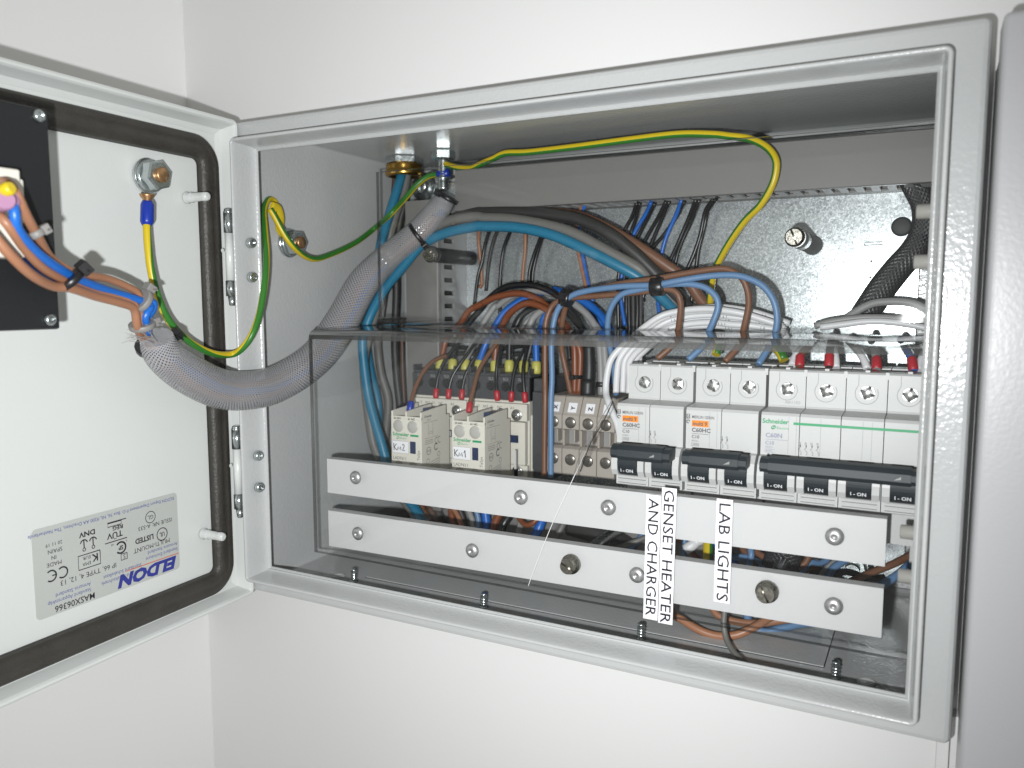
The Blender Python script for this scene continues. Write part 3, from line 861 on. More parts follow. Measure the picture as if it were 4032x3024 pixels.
# ---------------------------------------------------------------- contactors
def contactor(dx, label, hand):
    X0 = 38.5 + dx; W = 44.5
    ct = thing('contactor', (X0 + 22, 120, 48), label, 'contactor', 'contactors side by side')
    mb = MB().box(X0, X0 + W, 120.5, 160, 101.2, 116.4)
    mb.prism([(0, 0), (0, 17.2), (12, 18.4), (38, 18.4), (38, 0)], (X0, 122, 101), (0, 1, 0), (0, 0, 1), (W, 0, 0))
    for i in range(5): mb.box(X0 + .4 + i * 10.85 - .4, X0 + .4 + i * 10.85 + .6, 121, 150, 118, 121.6)
    mb.build('terminal_housing', 'anth', ct, bevel=.3, seg=1)
    for i in range(4):
        MB().lathe((X0 + 6 + i * 10.9, 120.2, 110), (0, -1, 0), [(0, 3.1), (.35, 3.1), (.35, 2.5), (-.1, 2.3), (-.3, .1)], 16).build('terminal_opening', 'hole', ct)
    mb = MB()
    for i, s in enumerate(('1L1', '3L2', '5L3', '7L4')):
        mb.text(s, (X0 + 4.0 + i * 10.9, 120.35, 114.0), 1.75, bold=.02)
    mb.text('8810292', (X0 + 43.4, 120.35, 103.0), 1.5, (0, 0, 1), (-1, 0, 0))
    mb.build('terminal_marking', 'groove', ct)
    mb = MB().box(X0 + .2, X0 + W - .2, 121.8, 163, 50, 101)
    mb.box(X0 + .2, X0 + W - .2, 117.6, 122, 88.6, 99.6)
    mb.box(X0 + 28, X0 + W - 1.2, 117.2, 122, 60.2, 87.9)
    mb.box(X0 + .2, X0 + W - .2, 118.5, 122, 50, 59.8)
    mb.box(X0 + W - .4, X0 + W + .8, 124, 163, 50, 92)
    mb.build('housing', 'cream', ct, bevel=.35, seg=1)
    mb = MB().box(X0 + 29.2, X0 + 38.6, 116.7, 117.3, 74.6, 79.4, 0).box(X0 + 33.4, X0 + 38.2, 116.4, 117, 74.6, 79.4, 1).box(X0 + 30, X0 + 34, 116.5, 117.1, 75.2, 78.6, 2)
    mb.box(X0 + W + .7, X0 + W + 1.0, 126, 133, 75, 80, 1)
    mb.build('indicator_window', ('hole', 'navy', 'strip'), ct)
    mb = MB()
    for s, q in (('13', 7.5), ('NO', 12.4), ('21', 18), ('NC', 23), ('A1', 32.6)):
        mb.text(s, (X0 + q, 117.5, 95.9), 1.7)
    mb.build('marking', 'paleink', ct)
    for q, z in ((37.2, 92.4), (37.6, 55.6), (26, 92.6)):
        s = MB().lathe((X0 + q, 117.6, z), (0, -1, 0), [(0, 3.8), (.3, 3.8), (.4, 3.0)], 18, 0)
        screw_head(s, (X0 + q, 117.4, z), 2.9, .9 + q)
        s.build('terminal_screw', 'steel', ct)
    # auxiliary contact block clipped on the front
    a0 = 53.2 + dx
    mb = MB().box(a0, a0 + 22.9, 75, 108, 49, 91.6)
    mb.box(a0, a0 + 22.9, 75, 76.6, 91.5, 93.4)
    for q in (.0, 10.6, 21.7): mb.prism([(75.2, 91), (75.2, 96.4), (92, 97.6), (104, 98.2), (104, 91)], (a0 + q, 0, 0), (0, 1, 0), (0, 0, 1), (1.2, 0, 0))
    ax = mb.build('auxiliary_block', 'cream', ct, bevel=.3, seg=1)
    MB().box(a0 + 12.2, a0 + 21, 93, 102, 91.4, 96.5).build('dark_insert', 'navy', ax)
    for q in (5.6, 16.4):
        MB().lathe((a0 + q, 75.1, 87), (0, -1, 0), [(0, 3.95), (.12, 3.9), (.35, 3.5), (.6, 2.6), (.75, 1.3), (.78, .05)], 20).build('access_hole', 'milk', ax)
    for q in (5.6, 16.4):
        MB().lathe((a0 + q, 74.9, 61.5), (0, -1, 0), [(0, 3.4), (.2, 3.4), (.2, .1)], 20).build('access_hole', 'beige', ax)
    MB().box(a0 + 14.6, a0 + 18.6, 74.6, 75.1, 70.2, 77.8).build('blue_slider', 'navy', ax)
    mb = MB().rect((a0 + .9, 74.85, 69.8), 12.2, 7.7, m=2).frame_rect((a0 + .9, 74.8, 69.8), 12.2, 7.7, .18, m=3)
    y = 74.88
    mb.text('53 NO', (a0 + 2.4, y, 91.3), 1.3, m=4, bold=.02); mb.text('61 NC', (a0 + 13.2, y, 91.3), 1.3, m=4, bold=.02)
    mb.text('Schneider', (a0 + 1.3, y, 80.8), 2.2, m=1, bold=.025, sx=.98); mb.rect((a0 + 14.7, y, 80.9), 6.2, 1.3, m=1)
    mb.ring((a0 + 5.2, y, 79.5), .8, .4, (1, 0, 0), (.3, 0, 1), m=1, n=12); mb.text('Electric', (a0 + 6.6, y, 78.9), 1.05, m=1, sx=1.1)
    mb.text('LADN11', (a0 + 1.2, y, 65.6), 2.0, m=0, sx=1.0)
    mb.text('TeSys', (a0 + 21.6, y, 66.2), 1.9, (0, 0, 1), (-1, 0, 0), m=0)
    for st_ in hand:
        mb.line(st_, (a0 + 1.8, 74.78, 71.0), .55, m=4)
    # side printing
    P = (0, 1, 0); xx = a0 + 22.98
    mb.text('Schneider', (xx, 78.5, 92.6), 1.5, P, m=0, bold=.02); mb.text('Electric', (xx, 81.5, 90.6), 1.0, P, m=0)
    mb.rect((xx, 78, 89.4), 16, .18, P, m=0)
    for q in (83, 88): mb.line([(0, 8), (0, 5), (-.8, 4.6), (.8, 3.6), (0, 3), (0, 0)], (xx, q, 80.5), .2, P, m=0)
    mb.frame_rect((xx, 84, 82), 4, 1.2, .18, P, m=0)
    mb.rect((xx, 78.5, 79.4), 16, .15, P, m=0)
    for k in range(3): mb.rect((xx, 79, 77.8 - k * 1.1), 9, .35, P, m=3)
    mb.ring((xx, 92.2, 76.6), 1.9, .4, P, m=0, a0=60, a1=300, n=10); mb.ring((xx, 95.6, 76.6), 1.9, .4, P, m=0, a0=60, a1=300, n=10)
    mb.ring((xx, 83, 71.2), 2.4, .35, P, m=0, n=18); mb.text('CCC', (xx, 83, 70.5), 1.4, P, m=0, align='c', bold=.02)
    mb.ring((xx, 91.5, 72.6), 2, .7, P, m=0, a0=40, a1=330, n=14); mb.ring((xx, 94.5, 67.6), 1.5, .3, P, m=0, n=14); mb.ring((xx, 82, 64.6), 1.7, .3, P, m=0, n=14)
    for k in range(5): mb.rect((xx, 85, 63.4 - k * 1.5), 11, .4, (0, 1, .12), m=3)
    mb.build('printing', ('paleink', 'green', 'label', 'groove', 'ink'), ax)
    MB().box(X0 + 41.4, X0 + 42.6, 106, 108, 60, 72).box(X0 + 41.3, X0 + 42.7, 105.8, 108.4, 55, 60, 1).build('clip_lever', ('strip', 'hole'), ct)
    return ct
K = [[(0.2, 4.8), (.5, .4)], [(2.4, 4.6), (.6, 2.4), (2.6, .5)]]
m_ = [[(3.2, .6), (3.7, 2.8), (4.6, 1.2), (5.4, 3.0), (5.8, .7)]]
contactor(0, 'left contactor with the handwritten KM2 tag, cream with dark terminal top', K + m_ + [[(6.8, 3.9), (7.6, 4.7), (8.3, 4.0), (7.8, 2.4), (6.9, .5), (8.6, .7)]])
contactor(45, 'right contactor with the handwritten KM1 tag, cream with dark terminal top', K + m_ + [[(6.8, 3.0), (7.6, 4.7), (8.0, .3)]])
tag(MB().box(130.5, 141, 122, 165, 50, 116).box(131.5, 140, 118, 122, 58, 108).build('end_stop', 'anth', bevel=.6), 'dark plastic rail end stop between right contactor and beige terminal blocks', 'end stop')

# ---------------------------------------------------------------- beige feed-through terminal blocks
for i, (ch, xc, lb) in enumerate((('X', 152.2, 'beige terminal block with the X tag'), ('Y', 163.5, 'beige terminal block with the Y tag'), ('Z', 174.8, 'beige terminal block with the Z tag'), ('', 186.1, 'beige terminal block without readable tag, next to the first breaker'))):
    t = thing('terminal_block', (xc, 135, 60), lb, 'terminal block', 'beige terminal blocks X to Z')
    pr = [(160, 60), (106.5, 60), (105, 61), (105, 76), (108, 77.5), (113, 78), (113, 87), (108, 87.6), (105, 88.2), (105, 96.4), (106, 97.6), (111, 107), (112, 107.6), (160, 107.6)]
    mb = MB().prism(pr, (xc - 5.45, 0, 0), (0, 1, 0), (0, 0, 1), (10.9, 0, 0))
    mb.box(xc - 5.3, xc - 4.0, 105.4, 113, 78, 87.6); mb.box(xc + 1.6, xc + 2.6, 106, 113, 80, 87.8)
    mb.build('block_body', 'beige', t, bevel=.25, seg=1)
    for z in (92.2, 69.6):
        MB().lathe((xc, 105.1, z), (0, -1, 0), [(0, 3.55), (.2, 3.5), (.5, 3.1), (.8, 2.3), (1.0, 1.2), (1.05, .05)], 18).build('clamp_screw', 'clampsteel', t)
    MB().box(xc - 3.8, xc + 1.4, 112.4, 113.2, 78.4, 86.8).build('jumper_slot', 'groove', t)
    mb = MB().obox((xc - 2.4, 106.2, 98.2), (5.6, 0, 0), (0, 2.9, 5.5), (0, -.35, .18))
    mb.build('tag_carrier', 'label', t)
    if ch: MB().text(ch, (xc + 2.0, 106.35, 99.95), 2.5, (0, .46, .89), (-1, 0, 0), bold=.035).build('lettering', 'ink', t)

# ---------------------------------------------------------------- bent clear cover
cv = thing('clear_cover', (196, 60, 13), 'bent clear plastic safety cover screwed in front of the breakers, cracked', 'cover')
path = [((31.5, 13), (1, 0), 0), ((31.5, 142.8), (1, 0), 0)]
for k in range(1, 8):
    a = math.radians(180 - 90 * k / 7)
    path.append(((37 + 5.5 * math.cos(a), 142.9 + 5.5 * math.sin(a)), (-math.cos(a), -math.sin(a)), 1))
path.append(((93.5, 148.6), (0, -1), 0))
for k in range(1, 8):
    a = math.radians(-90 + 90 * k / 7)
    path.append(((94 + 6 * math.cos(a), 154.6 + 6 * math.sin(a)), (math.cos(a), math.sin(a)), 3))
path.append(((100, 249), (1, 0), 0))
X0, X1, TH = 26.3, 366, 3.0
mb = MB()
for (p, n, _) in path:
    for x in (X0, X1):
        mb.v += [(x, p[0], p[1]), (x, p[0] + n[0] * TH, p[1] + n[1] * TH)]
for i in range(len(path) - 1):
    b = 4 * i; c = b + 4; m = path[i + 1][2]
    mb.face((b, b + 2, c + 2, c), m % 3, m > 0); mb.face((b + 1, c + 1, c + 3, b + 3), m % 3, m > 0)
    mb.face((b, c, c + 1, b + 1), 2); mb.face((b + 2, b + 3, c + 3, c + 2), 2)
mb.face((0, 1, 3, 2), 2); e = 4 * (len(path) - 1); mb.face((e, e + 2, e + 3, e + 1), 2)
mb.build('clear_sheet', ('clear', 'clearbend', 'clearedge'), cv)
cr = [(205.1,31.4,94.3), (200.3,31.4,83.4), (196.9,31.4,76), (186.5,31.4,53.4), (181.4,31.4,41.2), (173.8,31.4,21.6), (171.8,31.4,16)]
MB().tube(cr, .17, 5).build('crack', 'crack', cv)
MB().tube([(218,31.4,118.4), (209.5,31.4,104.2), (201.3,31.4,90.1), (197.9,31.4,78.6), cr[0]], .2, 5).tube([(216.3,34.7,116), (211.6,34.7,105.7), (204.9,34.7,94.1), (199.5,34.7,79.5)], .25, 5, 1).build('crack', ('w_dgrey', 'hole'), cv)  # the second, black line is the crack's shadow, drawn as a tube
# white strips clamped behind the sheet
for (z0, z1, tl, nm) in ((50.2, 71.0, .0055, 'upper white strip'), (17.2, 39.2, .0095, 'lower white strip')):
    mb = MB().prism([(35, z0), (35, z1), (41, z1), (41, z1 - 1.2), (36.4, z1 - 1.2), (36.4, z0 + 1.2), (41, z0 + 1.2), (41, z0)], (34.9, 0, 0), (0, 1, 0), (0, 0, 1), (305.6, 0, 0))
    mb.xf(lambda p: p + Vector((0, 0, (p.x - 35) * tl)))
    tag(mb.build('cover_strip', 'strip', cv), nm)
for p in ((59.1,31,62.5), (167.4,31,63.1), (215.9,31,63.5), (320.3,31,63.2), (59.9,31,29.1), (137.8,31,30.2), (231.2,31,31.6), (321.1,31,32.1)):
    MB().lathe((p[0], 31.4, p[2]), (0, -1, 0), [(0, 3.9), (.35, 3.9), (1.2, 3.1), (1.7, 2.0), (1.78, 1.0), (1.1, .75), (1.0, .05)], 24).build('rivet', 'rivet', cv)
def slotted(o, r, h, ang, parent, name, base=1.25):
    o = Vector(o); ax = Vector((0, -1, 0))
    mb = MB().lathe(o, ax, [(0, r * base), (h * .25, r * base), (h * .3, r * 1.12), (h * .55, r * 1.12), (h * .6, r), (h * .8, r * .97), (h * .82, .05)], 28)
    d = Vector((math.cos(ang), 0, math.sin(ang))); e = Vector((-math.sin(ang), 0, math.cos(ang)))
    for sg in (1, -1):
        pts = []
        a0 = math.asin(.13)
        for k in range(9):
            t = a0 + (math.pi - 2 * a0) * k / 8
            pts.append((r * .95 * math.cos(t), sg * r * .95 * math.sin(t)))
        mb.prism(pts, o + ax * h * .8, d, e, ax * h * .2)
    return mb.build(name, 'dullsteel', parent)
slotted(((196.3,29,31.9)[0], 31.4, (196.3,29,31.9)[2]), 4.1, 5.5, -.45, cv, 'thumb_screw')
slotted(((292.9,29,34)[0], 31.4, (292.9,29,34)[2]), 4.1, 5.5, 2.0, cv, 'thumb_screw')
po = Vector((289.4,97,197.3))
slotted((po.x, 99.8, po.z), 4.2, 3.4, 1.95, cv, 'thumb_screw', 1.18)
MB().lathe((po.x, 103.2, po.z), (0, 1, 0), [(0, 5.0), (22, 5.0), (22.4, 4.2), (26, 4.2), (26.4, 5.0), (64, 5.0), (64.4, 5.6), (68.6, 5.6)], 20).build('standoff_post', 'rivet', cv)
for p in ((182.9,60,20.5), (287.7,60,22.8)):
    MB().cyl((p[0], 42, p[2]), (p[0], 138, p[2]), 4).build('standoff_post', 'zinc', cv)

def tape(x0, x1, z0, z1, tilt, text, x_t, fit, size, label):
    t = thing('label_strip', ((x0 + x1) / 2, 31.2, (z0 + z1) / 2), label, 'label', 'printed label tapes on the cover')
    f = lambda p: Vector((p.x + (p.z - z1) * tilt, p.y, p.z))
    MB().box(x0, x1, 31.05, 31.35, z0, z1).xf(f).build('tape', 'label', t)
    vs, fs = glyphs(text, 0.004)
    w = max(v[0] for v in vs) - min(v[0] for v in vs)
    k = fit / (w * size / .7)
    mb = MB().text(text, (x_t, 30.98, z1 - (z1 - z0 - fit) / 2), size, (0, 0, -1), (1, 0, 0), bold=.004, sx=k)
    mb.xf(f).build('lettering', 'ink', t)
tape(235.6, 242.8, 10.6, 72.6, .012, 'AND CHARGER', 236.75, 58.5, 5.1, 'white label tape reading AND CHARGER, the left of the adjoining pair')
tape(243.2, 250.3, 9.8, 76.8, .012, 'GENSET HEATER', 244.25, 65.6, 5.1, 'white label tape reading GENSET HEATER, the right of the adjoining pair')
tape(269.2, 276.6, 25.2, 74.4, .005, 'LAB LIGHTS', 270.5, 46.3, 5.3, 'white label tape reading LAB LIGHTS below the middle breaker')

# ---------------------------------------------------------------- wires, cables, sleeves
def wire(label, pts, r, m, group=None, name='wire', cat='wire', ends=(), k=9, **kw):
    o = MB().tube(pts, r, k, sub=7, **kw).build(name, m if isinstance(m, tuple) else m)
    tag(o, label, cat, group)
    for (i, mm, er, el, off) in ends:      # ferrule or lug sleeve at an end
        P = Vector(pts[0] if i == 0 else pts[-1]); Q = Vector(pts[1] if i == 0 else pts[-2])
        d = (Q - P).normalized()
        a = P + d * off
        MB().lathe(a, d, [(0, er * .75), (el * .15, er), (el * .85, er), (el, er * .7)], 12).build('ferrule', mm, o)
    return o
def yg(label, pts, r, off=0, **kw):
    return wire(label, pts, r, ('yellow', 'greenw'), k=14, stripe=(1, off, 5), cat='earth wire', name='earth_wire', **kw)
def tie(p, ax, R, label, hd=(0, 0, 1), m='tie', w=1.3, hs=2.2):
    ax = Vector(ax).normalized()
    a = ax.orthogonal().normalized(); c = ax.cross(a); p = Vector(p)
    mb = MB().lathe(p - ax * w, ax, [(0, R - .2), (0, R + .7), (2 * w, R + .7), (2 * w, R - .2)], 20)
    h = Vector(hd); h = (h - ax * h.dot(ax)).normalized()
    e = ax.cross(h)
    mb.obox(p + h * (R - .2) - ax * hs * .9 - e * hs, ax * hs * 1.8, e * hs * 2, h * hs * 1.5)
    mb.obox(p + h * (R + hs * .5) + e * hs, ax * .6 * w, e * 3.5, h * .8)
    return tag(mb.build('cable_tie', m, bevel=.3, seg=1), label, 'cable tie')

# braided harness sleeve from the door into the cabinet
SL = [(31,-77.7,148.5), (28,-72.1,140.7), (22,-54.6,130), (16,-29,119), (15,-8.5,115.4), (13,18.8,116.9), (13,51.5,129.3), (13,76.6,150.3), (14,100.2,176.9), (22,117.3,194.1), (45.3,118,209.8), (59.4,122,224.6), (66.1,123,233.4)]
RS = [7.5, 9, 10.2, 10.8, 10.9, 11, 11, 11, 10.6, 9.6, 8.6, 8, 6.5]
tag(MB().tube(SL, RS, 28, sub=10).build('braided_sleeve', 'braid'), 'grey braided sleeve looping from the open door into the cabinet', 'cable sleeve')
def inner(dx, dy, dz): return [(p[0] + dx * min(1, r / 10), p[1] + dy, p[2] + dz) for p, r in zip(SL[2:-1], RS[2:-1])]
# wires behind the instrument, run down the door and into the sleeve
DOORG = 'wires from the door instrument'
wire('upper brown wire from the cream connector bending down past the grey clip', [(53.7,-161.3,207.7), (63,-161.5,206.8), (69.2,-162.4,202.4), (66.1,-157.4,195.7), (59.9,-150.2,189.8), (50.6,-139.5,182.2), (47.5,-129.5,177.3), (42.9,-118.7,175.9), (38.2,-106.8,174.9), (35.1,-95.4,171.9), (33.5,-88,168), (32,-86.7,158.3), (27.3,-80.1,149.8)] + inner(-3, 2, 3), 1.75, 'w_tan', DOORG)
wire('middle brown wire on the door running beside the bright blue one', [(63,-168.1,197.9), (69.2,-166.1,191.7), (63,-156.7,183.8), (56.8,-146.2,177.5), (49,-132.3,173.2), (42.9,-118,169.4), (38.2,-104.2,167.4), (35.1,-92.6,164.9), (33.5,-89.8,159.5), (27.3,-82.8,151.1)] + inner(3, -1, -4), 1.75, 'w_tan', DOORG)
wire('lowest brown wire on the door sagging below the others', [(66.1,-170.4,189.4), (66.1,-164.1,181.6), (61.5,-154,174.9), (53.7,-141.2,171.1), (50.6,-132,170.5), (42.9,-115.8,167.3), (38.2,-101.3,164.6), (35.1,-92.1,161.8), (32,-88.3,153.7), (25,-79.2,146.2)] + inner(0, -4, -4), 1.9, 'w_tan', DOORG)
wire('bright blue wire leaving the pink ferrule on the door', [(69.2,-164.1,199.7), (70.8,-164.4,195.7), (69.2,-163.1,191.1), (64.6,-156.6,186), (58.4,-146.5,180.8), (50.6,-132.7,175.9), (44.4,-120,172.5), (38.2,-104.1,169), (35.1,-89.3,165.7), (33.5,-82.2,163.1), (33.5,-85.2,158.3), (29.7,-81.2,152.3), (25,-75.8,146)] + inner(5, 1, 0), 1.9, 'w_blue', DOORG, ends=((0, 'pink', 2.6, 7, -5),))
wire('second blue wire in the door bundle, mostly behind the first', [(53.7,-158,189.9), (50.6,-151.6,183.1), (47.5,-141.4,176.4), (42.9,-126.7,172.6), (38.2,-112.3,170.6), (33.5,-97.6,167.4), (29.7,-83.9,164), (33.5,-81.4,165.2), (32,-79.4,162.2), (27.3,-79.8,156.3), (22.7,-74.5,148.9)] + inner(1, 4, -2), 1.9, 'w_blue', DOORG)
tag(MB().lathe((72.3,-170.2,201.8), (.6, .2, .2), [(0, 2.2), (4.5, 2.4), (5.5, 1.8)], 12).build('ferrule', 'yellow'), 'yellow ferrule tip at the left edge of the photo', 'ferrule')
tag(MB().lathe((66.1,-167.3,198.2), (.75, -.2, .1), [(0, 3.2), (9, 3.4), (10, 2.8)], 12).build('ferrule', 'pink'), 'pink ferrule on the cream connector at the left edge', 'ferrule')
tie((50.6,-132.2,173.7), (.1, .6, -.62), 5.2, 'black cable tie with round head on the door bundle left of the earth wire', (.3, .25, 1), hs=2.9)
tie((33.5,-86.8,165.5), (0, .8, -.5), 5.4, 'grey cable tie where the door bundle bends down', (.2, .3, 1), 'ductin', hs=2.4)
tie((29.7,-84.1,154.1), (-.2, .35, -1), 5.2, 'grey cable tie just above the frayed end of the sleeve', (.2, 1, .1), 'ductin', hs=2.2)
tie((22.7,-71.2,144.6), (-.3, .5, -.8), 9.2, 'black cable tie clamping the mouth of the braided sleeve', (.2, 1, .2), hs=2.5)
tie((61.5,-151.2,189.9), (.1, .5, -.8), 2.2, 'small grey clip on the brown wire over the black backplate', (.3, 1, .5), 'ductin', hs=2.0)
tie((47.8,117,208.4), (.75, .3, .6), 9.2, 'black cable tie round the sleeve beside the grey cable arc', (.4, -.4, -.8), hs=2.2)
tie((67.8,122,232.3), (.5, .1, .85), 6.6, 'black cable tie at the far end of the braided sleeve', (-.5, -.8, .2), hs=2.4)
mb = MB()
for i in range(26):                        # frayed filaments at the sleeve mouth
    p = Vector(SL[0]) + Vector((random.uniform(-5, 5), random.uniform(-6, 0), random.uniform(-4, 5)))
    d = Vector((random.uniform(-.2, .3), random.uniform(-1.3, -.3), random.uniform(-.1, .8)))
    mb.tube([p, p + d * 4, p + d * 8 + Vector((0, 0, random.uniform(-2, 1)))], .14, 4, sub=2)
tag(mb.build('frayed_filaments', 'w_grey'), 'loose grey filaments fraying from the sleeve mouth on the door', 'filaments', kind='stuff')

# earth wires
yg('yellow-green earth wire looping from the blue lug on the door to the yellow lug inside', [(4,-58.4,206.5), (5,-59.6,201.4), (6,-60.2,192.6), (7,-60.2,182.7), (8,-59,172.7), (8,-56.1,163.9), (8,-50.6,154.2), (8,-39.2,144), (7,-23.6,137), (5.6,-9,135.4), (12.4,-7,139.1), (17.5,-4,147.5), (16.8,3,160.1), (14.5,10,177.9), (8.2,18,192.8), (-0.4,26,208.2), (-8.3,34,219.7), (-12.3,42,227.2), (-13.4,48,227.2), (-11.8,50,222.2), (-5,38,219.2)], 1.9, 0, twist=((0, -.8), (.42, -.32), (.72, -.64), (1, -.66)), ends=((0, 'bluef', 3.2, 13, -9),))
tag(MB().lathe((3,-57,218.4), (0, 0, -1), [(0, 3.6), (1, 3.4), (3, 1.9), (5, 1.8)], 14).build('ring_lug', 'copper'), 'bare copper crimp between blue lug and door stud', 'cable lug')
yg('green-yellow earth wire running right from the yellow lug behind the cover edge', [(-3,33.6,220.3), (-1,35.6,215.3), (2,39.3,205.9), (4,44.8,198.6), (2,57,193.3), (0,69.8,192.1), (-2,85.7,195.5), (-3,103.6,201.1), (-3,118.7,207.4), (-2,136,217.4), (23.3,118,223), (28.8,128,234.5), (35.3,134,244.5), (42.8,137,250.1), (50.8,139,251)], 1.9, 9, ends=((1, 'bluef', 3.4, 9, -7),))
tag(MB().tube([(-4,35.7,222.6), (-5,42,220.9), (-6,44.7,215), (-8,46.6,210.3), (-9,49.4,205.6)], [2.4, 3.4, 3.6, 3.2, 1.6], 12, flat=(0, 1, .2)).build('insulated_lug', 'yellow'), 'yellow insulated cable lug bolted on the left inside wall', 'cable lug')
yg('yellow-green earth wire under the ceiling curving down to the white wires', [(52.8,139,258.1), (58.9,138,256.3), (69.1,136,253.4), (79.2,134,252.4), (86.5,132,254.1), (97.1,130,256.3), (107.4,128,258.7), (124.7,126,257.6), (157.6,122,257.3), (194.8,119,257.8), (222.1,118,258), (241.7,117,255.9), (250.7,116,254), (262,115,251.3), (270.7,114,246.5), (275.7,113,240.6), (276.9,113,234.6), (274.8,114,225.9), (268.6,117,216.4), (260,122,209.3), (252.3,127,200.6), (245.6,132,191.5), (240.9,136,183.9), (238.1,140,176.8), (236.1,144,164.3), (235.9,148,158.9)], 2.0, 8)

# heavy cables from the gland and the big arc
HV = 'thick single-core cables at the left of the cabinet'
wire('teal cable dropping from the brass gland behind the sleeve', [(12.8,150,264.4), (13.6,148,257.7), (13.2,142,244.1), (11.3,136,228.4), (9.4,130,212.1), (9.2,126,201.6), (0.8,128,164.3), (-5.2,130,147.8), (-10.2,134,132.7), (-10.1,138,111.4), (-7.4,142,89.8), (-5.5,140,55.5), (5.7,138,43.1)], 3.39, 'w_teal', HV, 'cable', 'cable')
wire('dull grey cable dropping from the brass gland', [(15.9,152,264.5), (15.5,151,256.3), (13.8,148,241.6), (10.8,142,225), (7.3,138,204.7), (-0.1,140,165.9), (-5.1,142,147.5), (-9.5,146,132.1), (-8.3,148,110.6), (-3.9,150,89.1), (-6.4,148,54.1), (4.9,146,41.5)], 3.21, 'w_dgrey', HV, 'cable', 'cable')
wire('brown cable dropping from the brass gland behind the teal one', [(2.1,158,266.4), (0.9,158,255.9), (-0.1,156,235.1), (-0.8,152,209.9), (-11.7,150,164.2), (-15.3,150,147.1), (-17.3,150,131.7), (-17.7,152,109.9), (-11.1,154,88.2), (-12.1,152,48.7)], 2.95, 'w_dbrown', HV, 'cable', 'cable')
wire('sooty black cable dropping beside the upright trunking', [(8.4,160,241.6), (3.4,158,222.7), (1.3,156,201.8), (0.7,156,170.1), (-0.8,156,147.2), (-1.4,156,127.5), (-0,156,106), (2.2,156,86.2), (0.7,156,67.4)], 2.95, 'w_soot', HV, 'cable', 'cable')
wire('thin dark brown cable at the edge of the upright trunking', [(2.7,160,152.2), (2.4,160,138.5), (2.5,160,114.4), (3.5,160,85.8)], 1.74, 'w_dbrown', HV, 'cable', 'cable')
wire('big teal cable arc rising beside the sleeve and sweeping right', [(24,112,45.9), (18.1,112,65.4), (10.7,113,84.2), (4.8,114,103.2), (0.5,115,133.9), (3.1,116,146.7), (8.3,118,159.5), (18.7,119,174.5), (32.6,120,188.4), (45.3,121,200.9), (56.4,121,206.6), (70.8,121,210.6), (90.8,121,213.1), (94.3,121,212.9), (119.2,121,211.1), (143.1,121,205.6), (165.6,122,195.9), (187,124,185.2), (200,128,177), (214.2,138,161.6), (220.5,146,153.3)], 3.39, 'w_teal', HV, 'cable', 'cable')
wire('big grey cable arc above the teal one', [(11.8,118,52.7), (4.9,118,70), (-1.5,119,117.4), (1.6,121,141.7), (10.4,122,164.3), (18.8,123,181.7), (33.8,124,199.9), (47.1,124,209.5), (67.2,124,217.7), (89.1,124,219.3), (92.6,124,218.4), (113.6,124,216.6), (137.7,124,212), (157.1,124,206), (179.2,125,194.3), (196.7,127,184.5), (203.7,132,177), (217.5,141,163)], 3.56, 'w_dgrey', HV, 'cable', 'cable')
wire('sooty black cable arc above the grey one', [(68.3,131,220.5), (85.1,131,223), (88.6,131,222.9), (114.6,130,221.5), (139.3,129,218.7), (159.2,128,214.5), (178.3,127,205.4), (192.6,128,194.8), (202.8,130,185.1), (209.8,133,177), (218,139,167.1), (225.3,146,157.4)], 3.82, 'w_soot', HV, 'cable', 'cable')
wire('thick brown cable arc, outermost on the right', [(118.5,142,222.8), (142.2,140,220.3), (158.8,138,216.1), (177.1,136,207.5), (196,135,196.4), (211.2,137,185.9), (223.1,140,177), (230.5,144,165.7), (237.3,148,157.5)], 3.56, 'w_brown', HV, 'cable', 'cable')

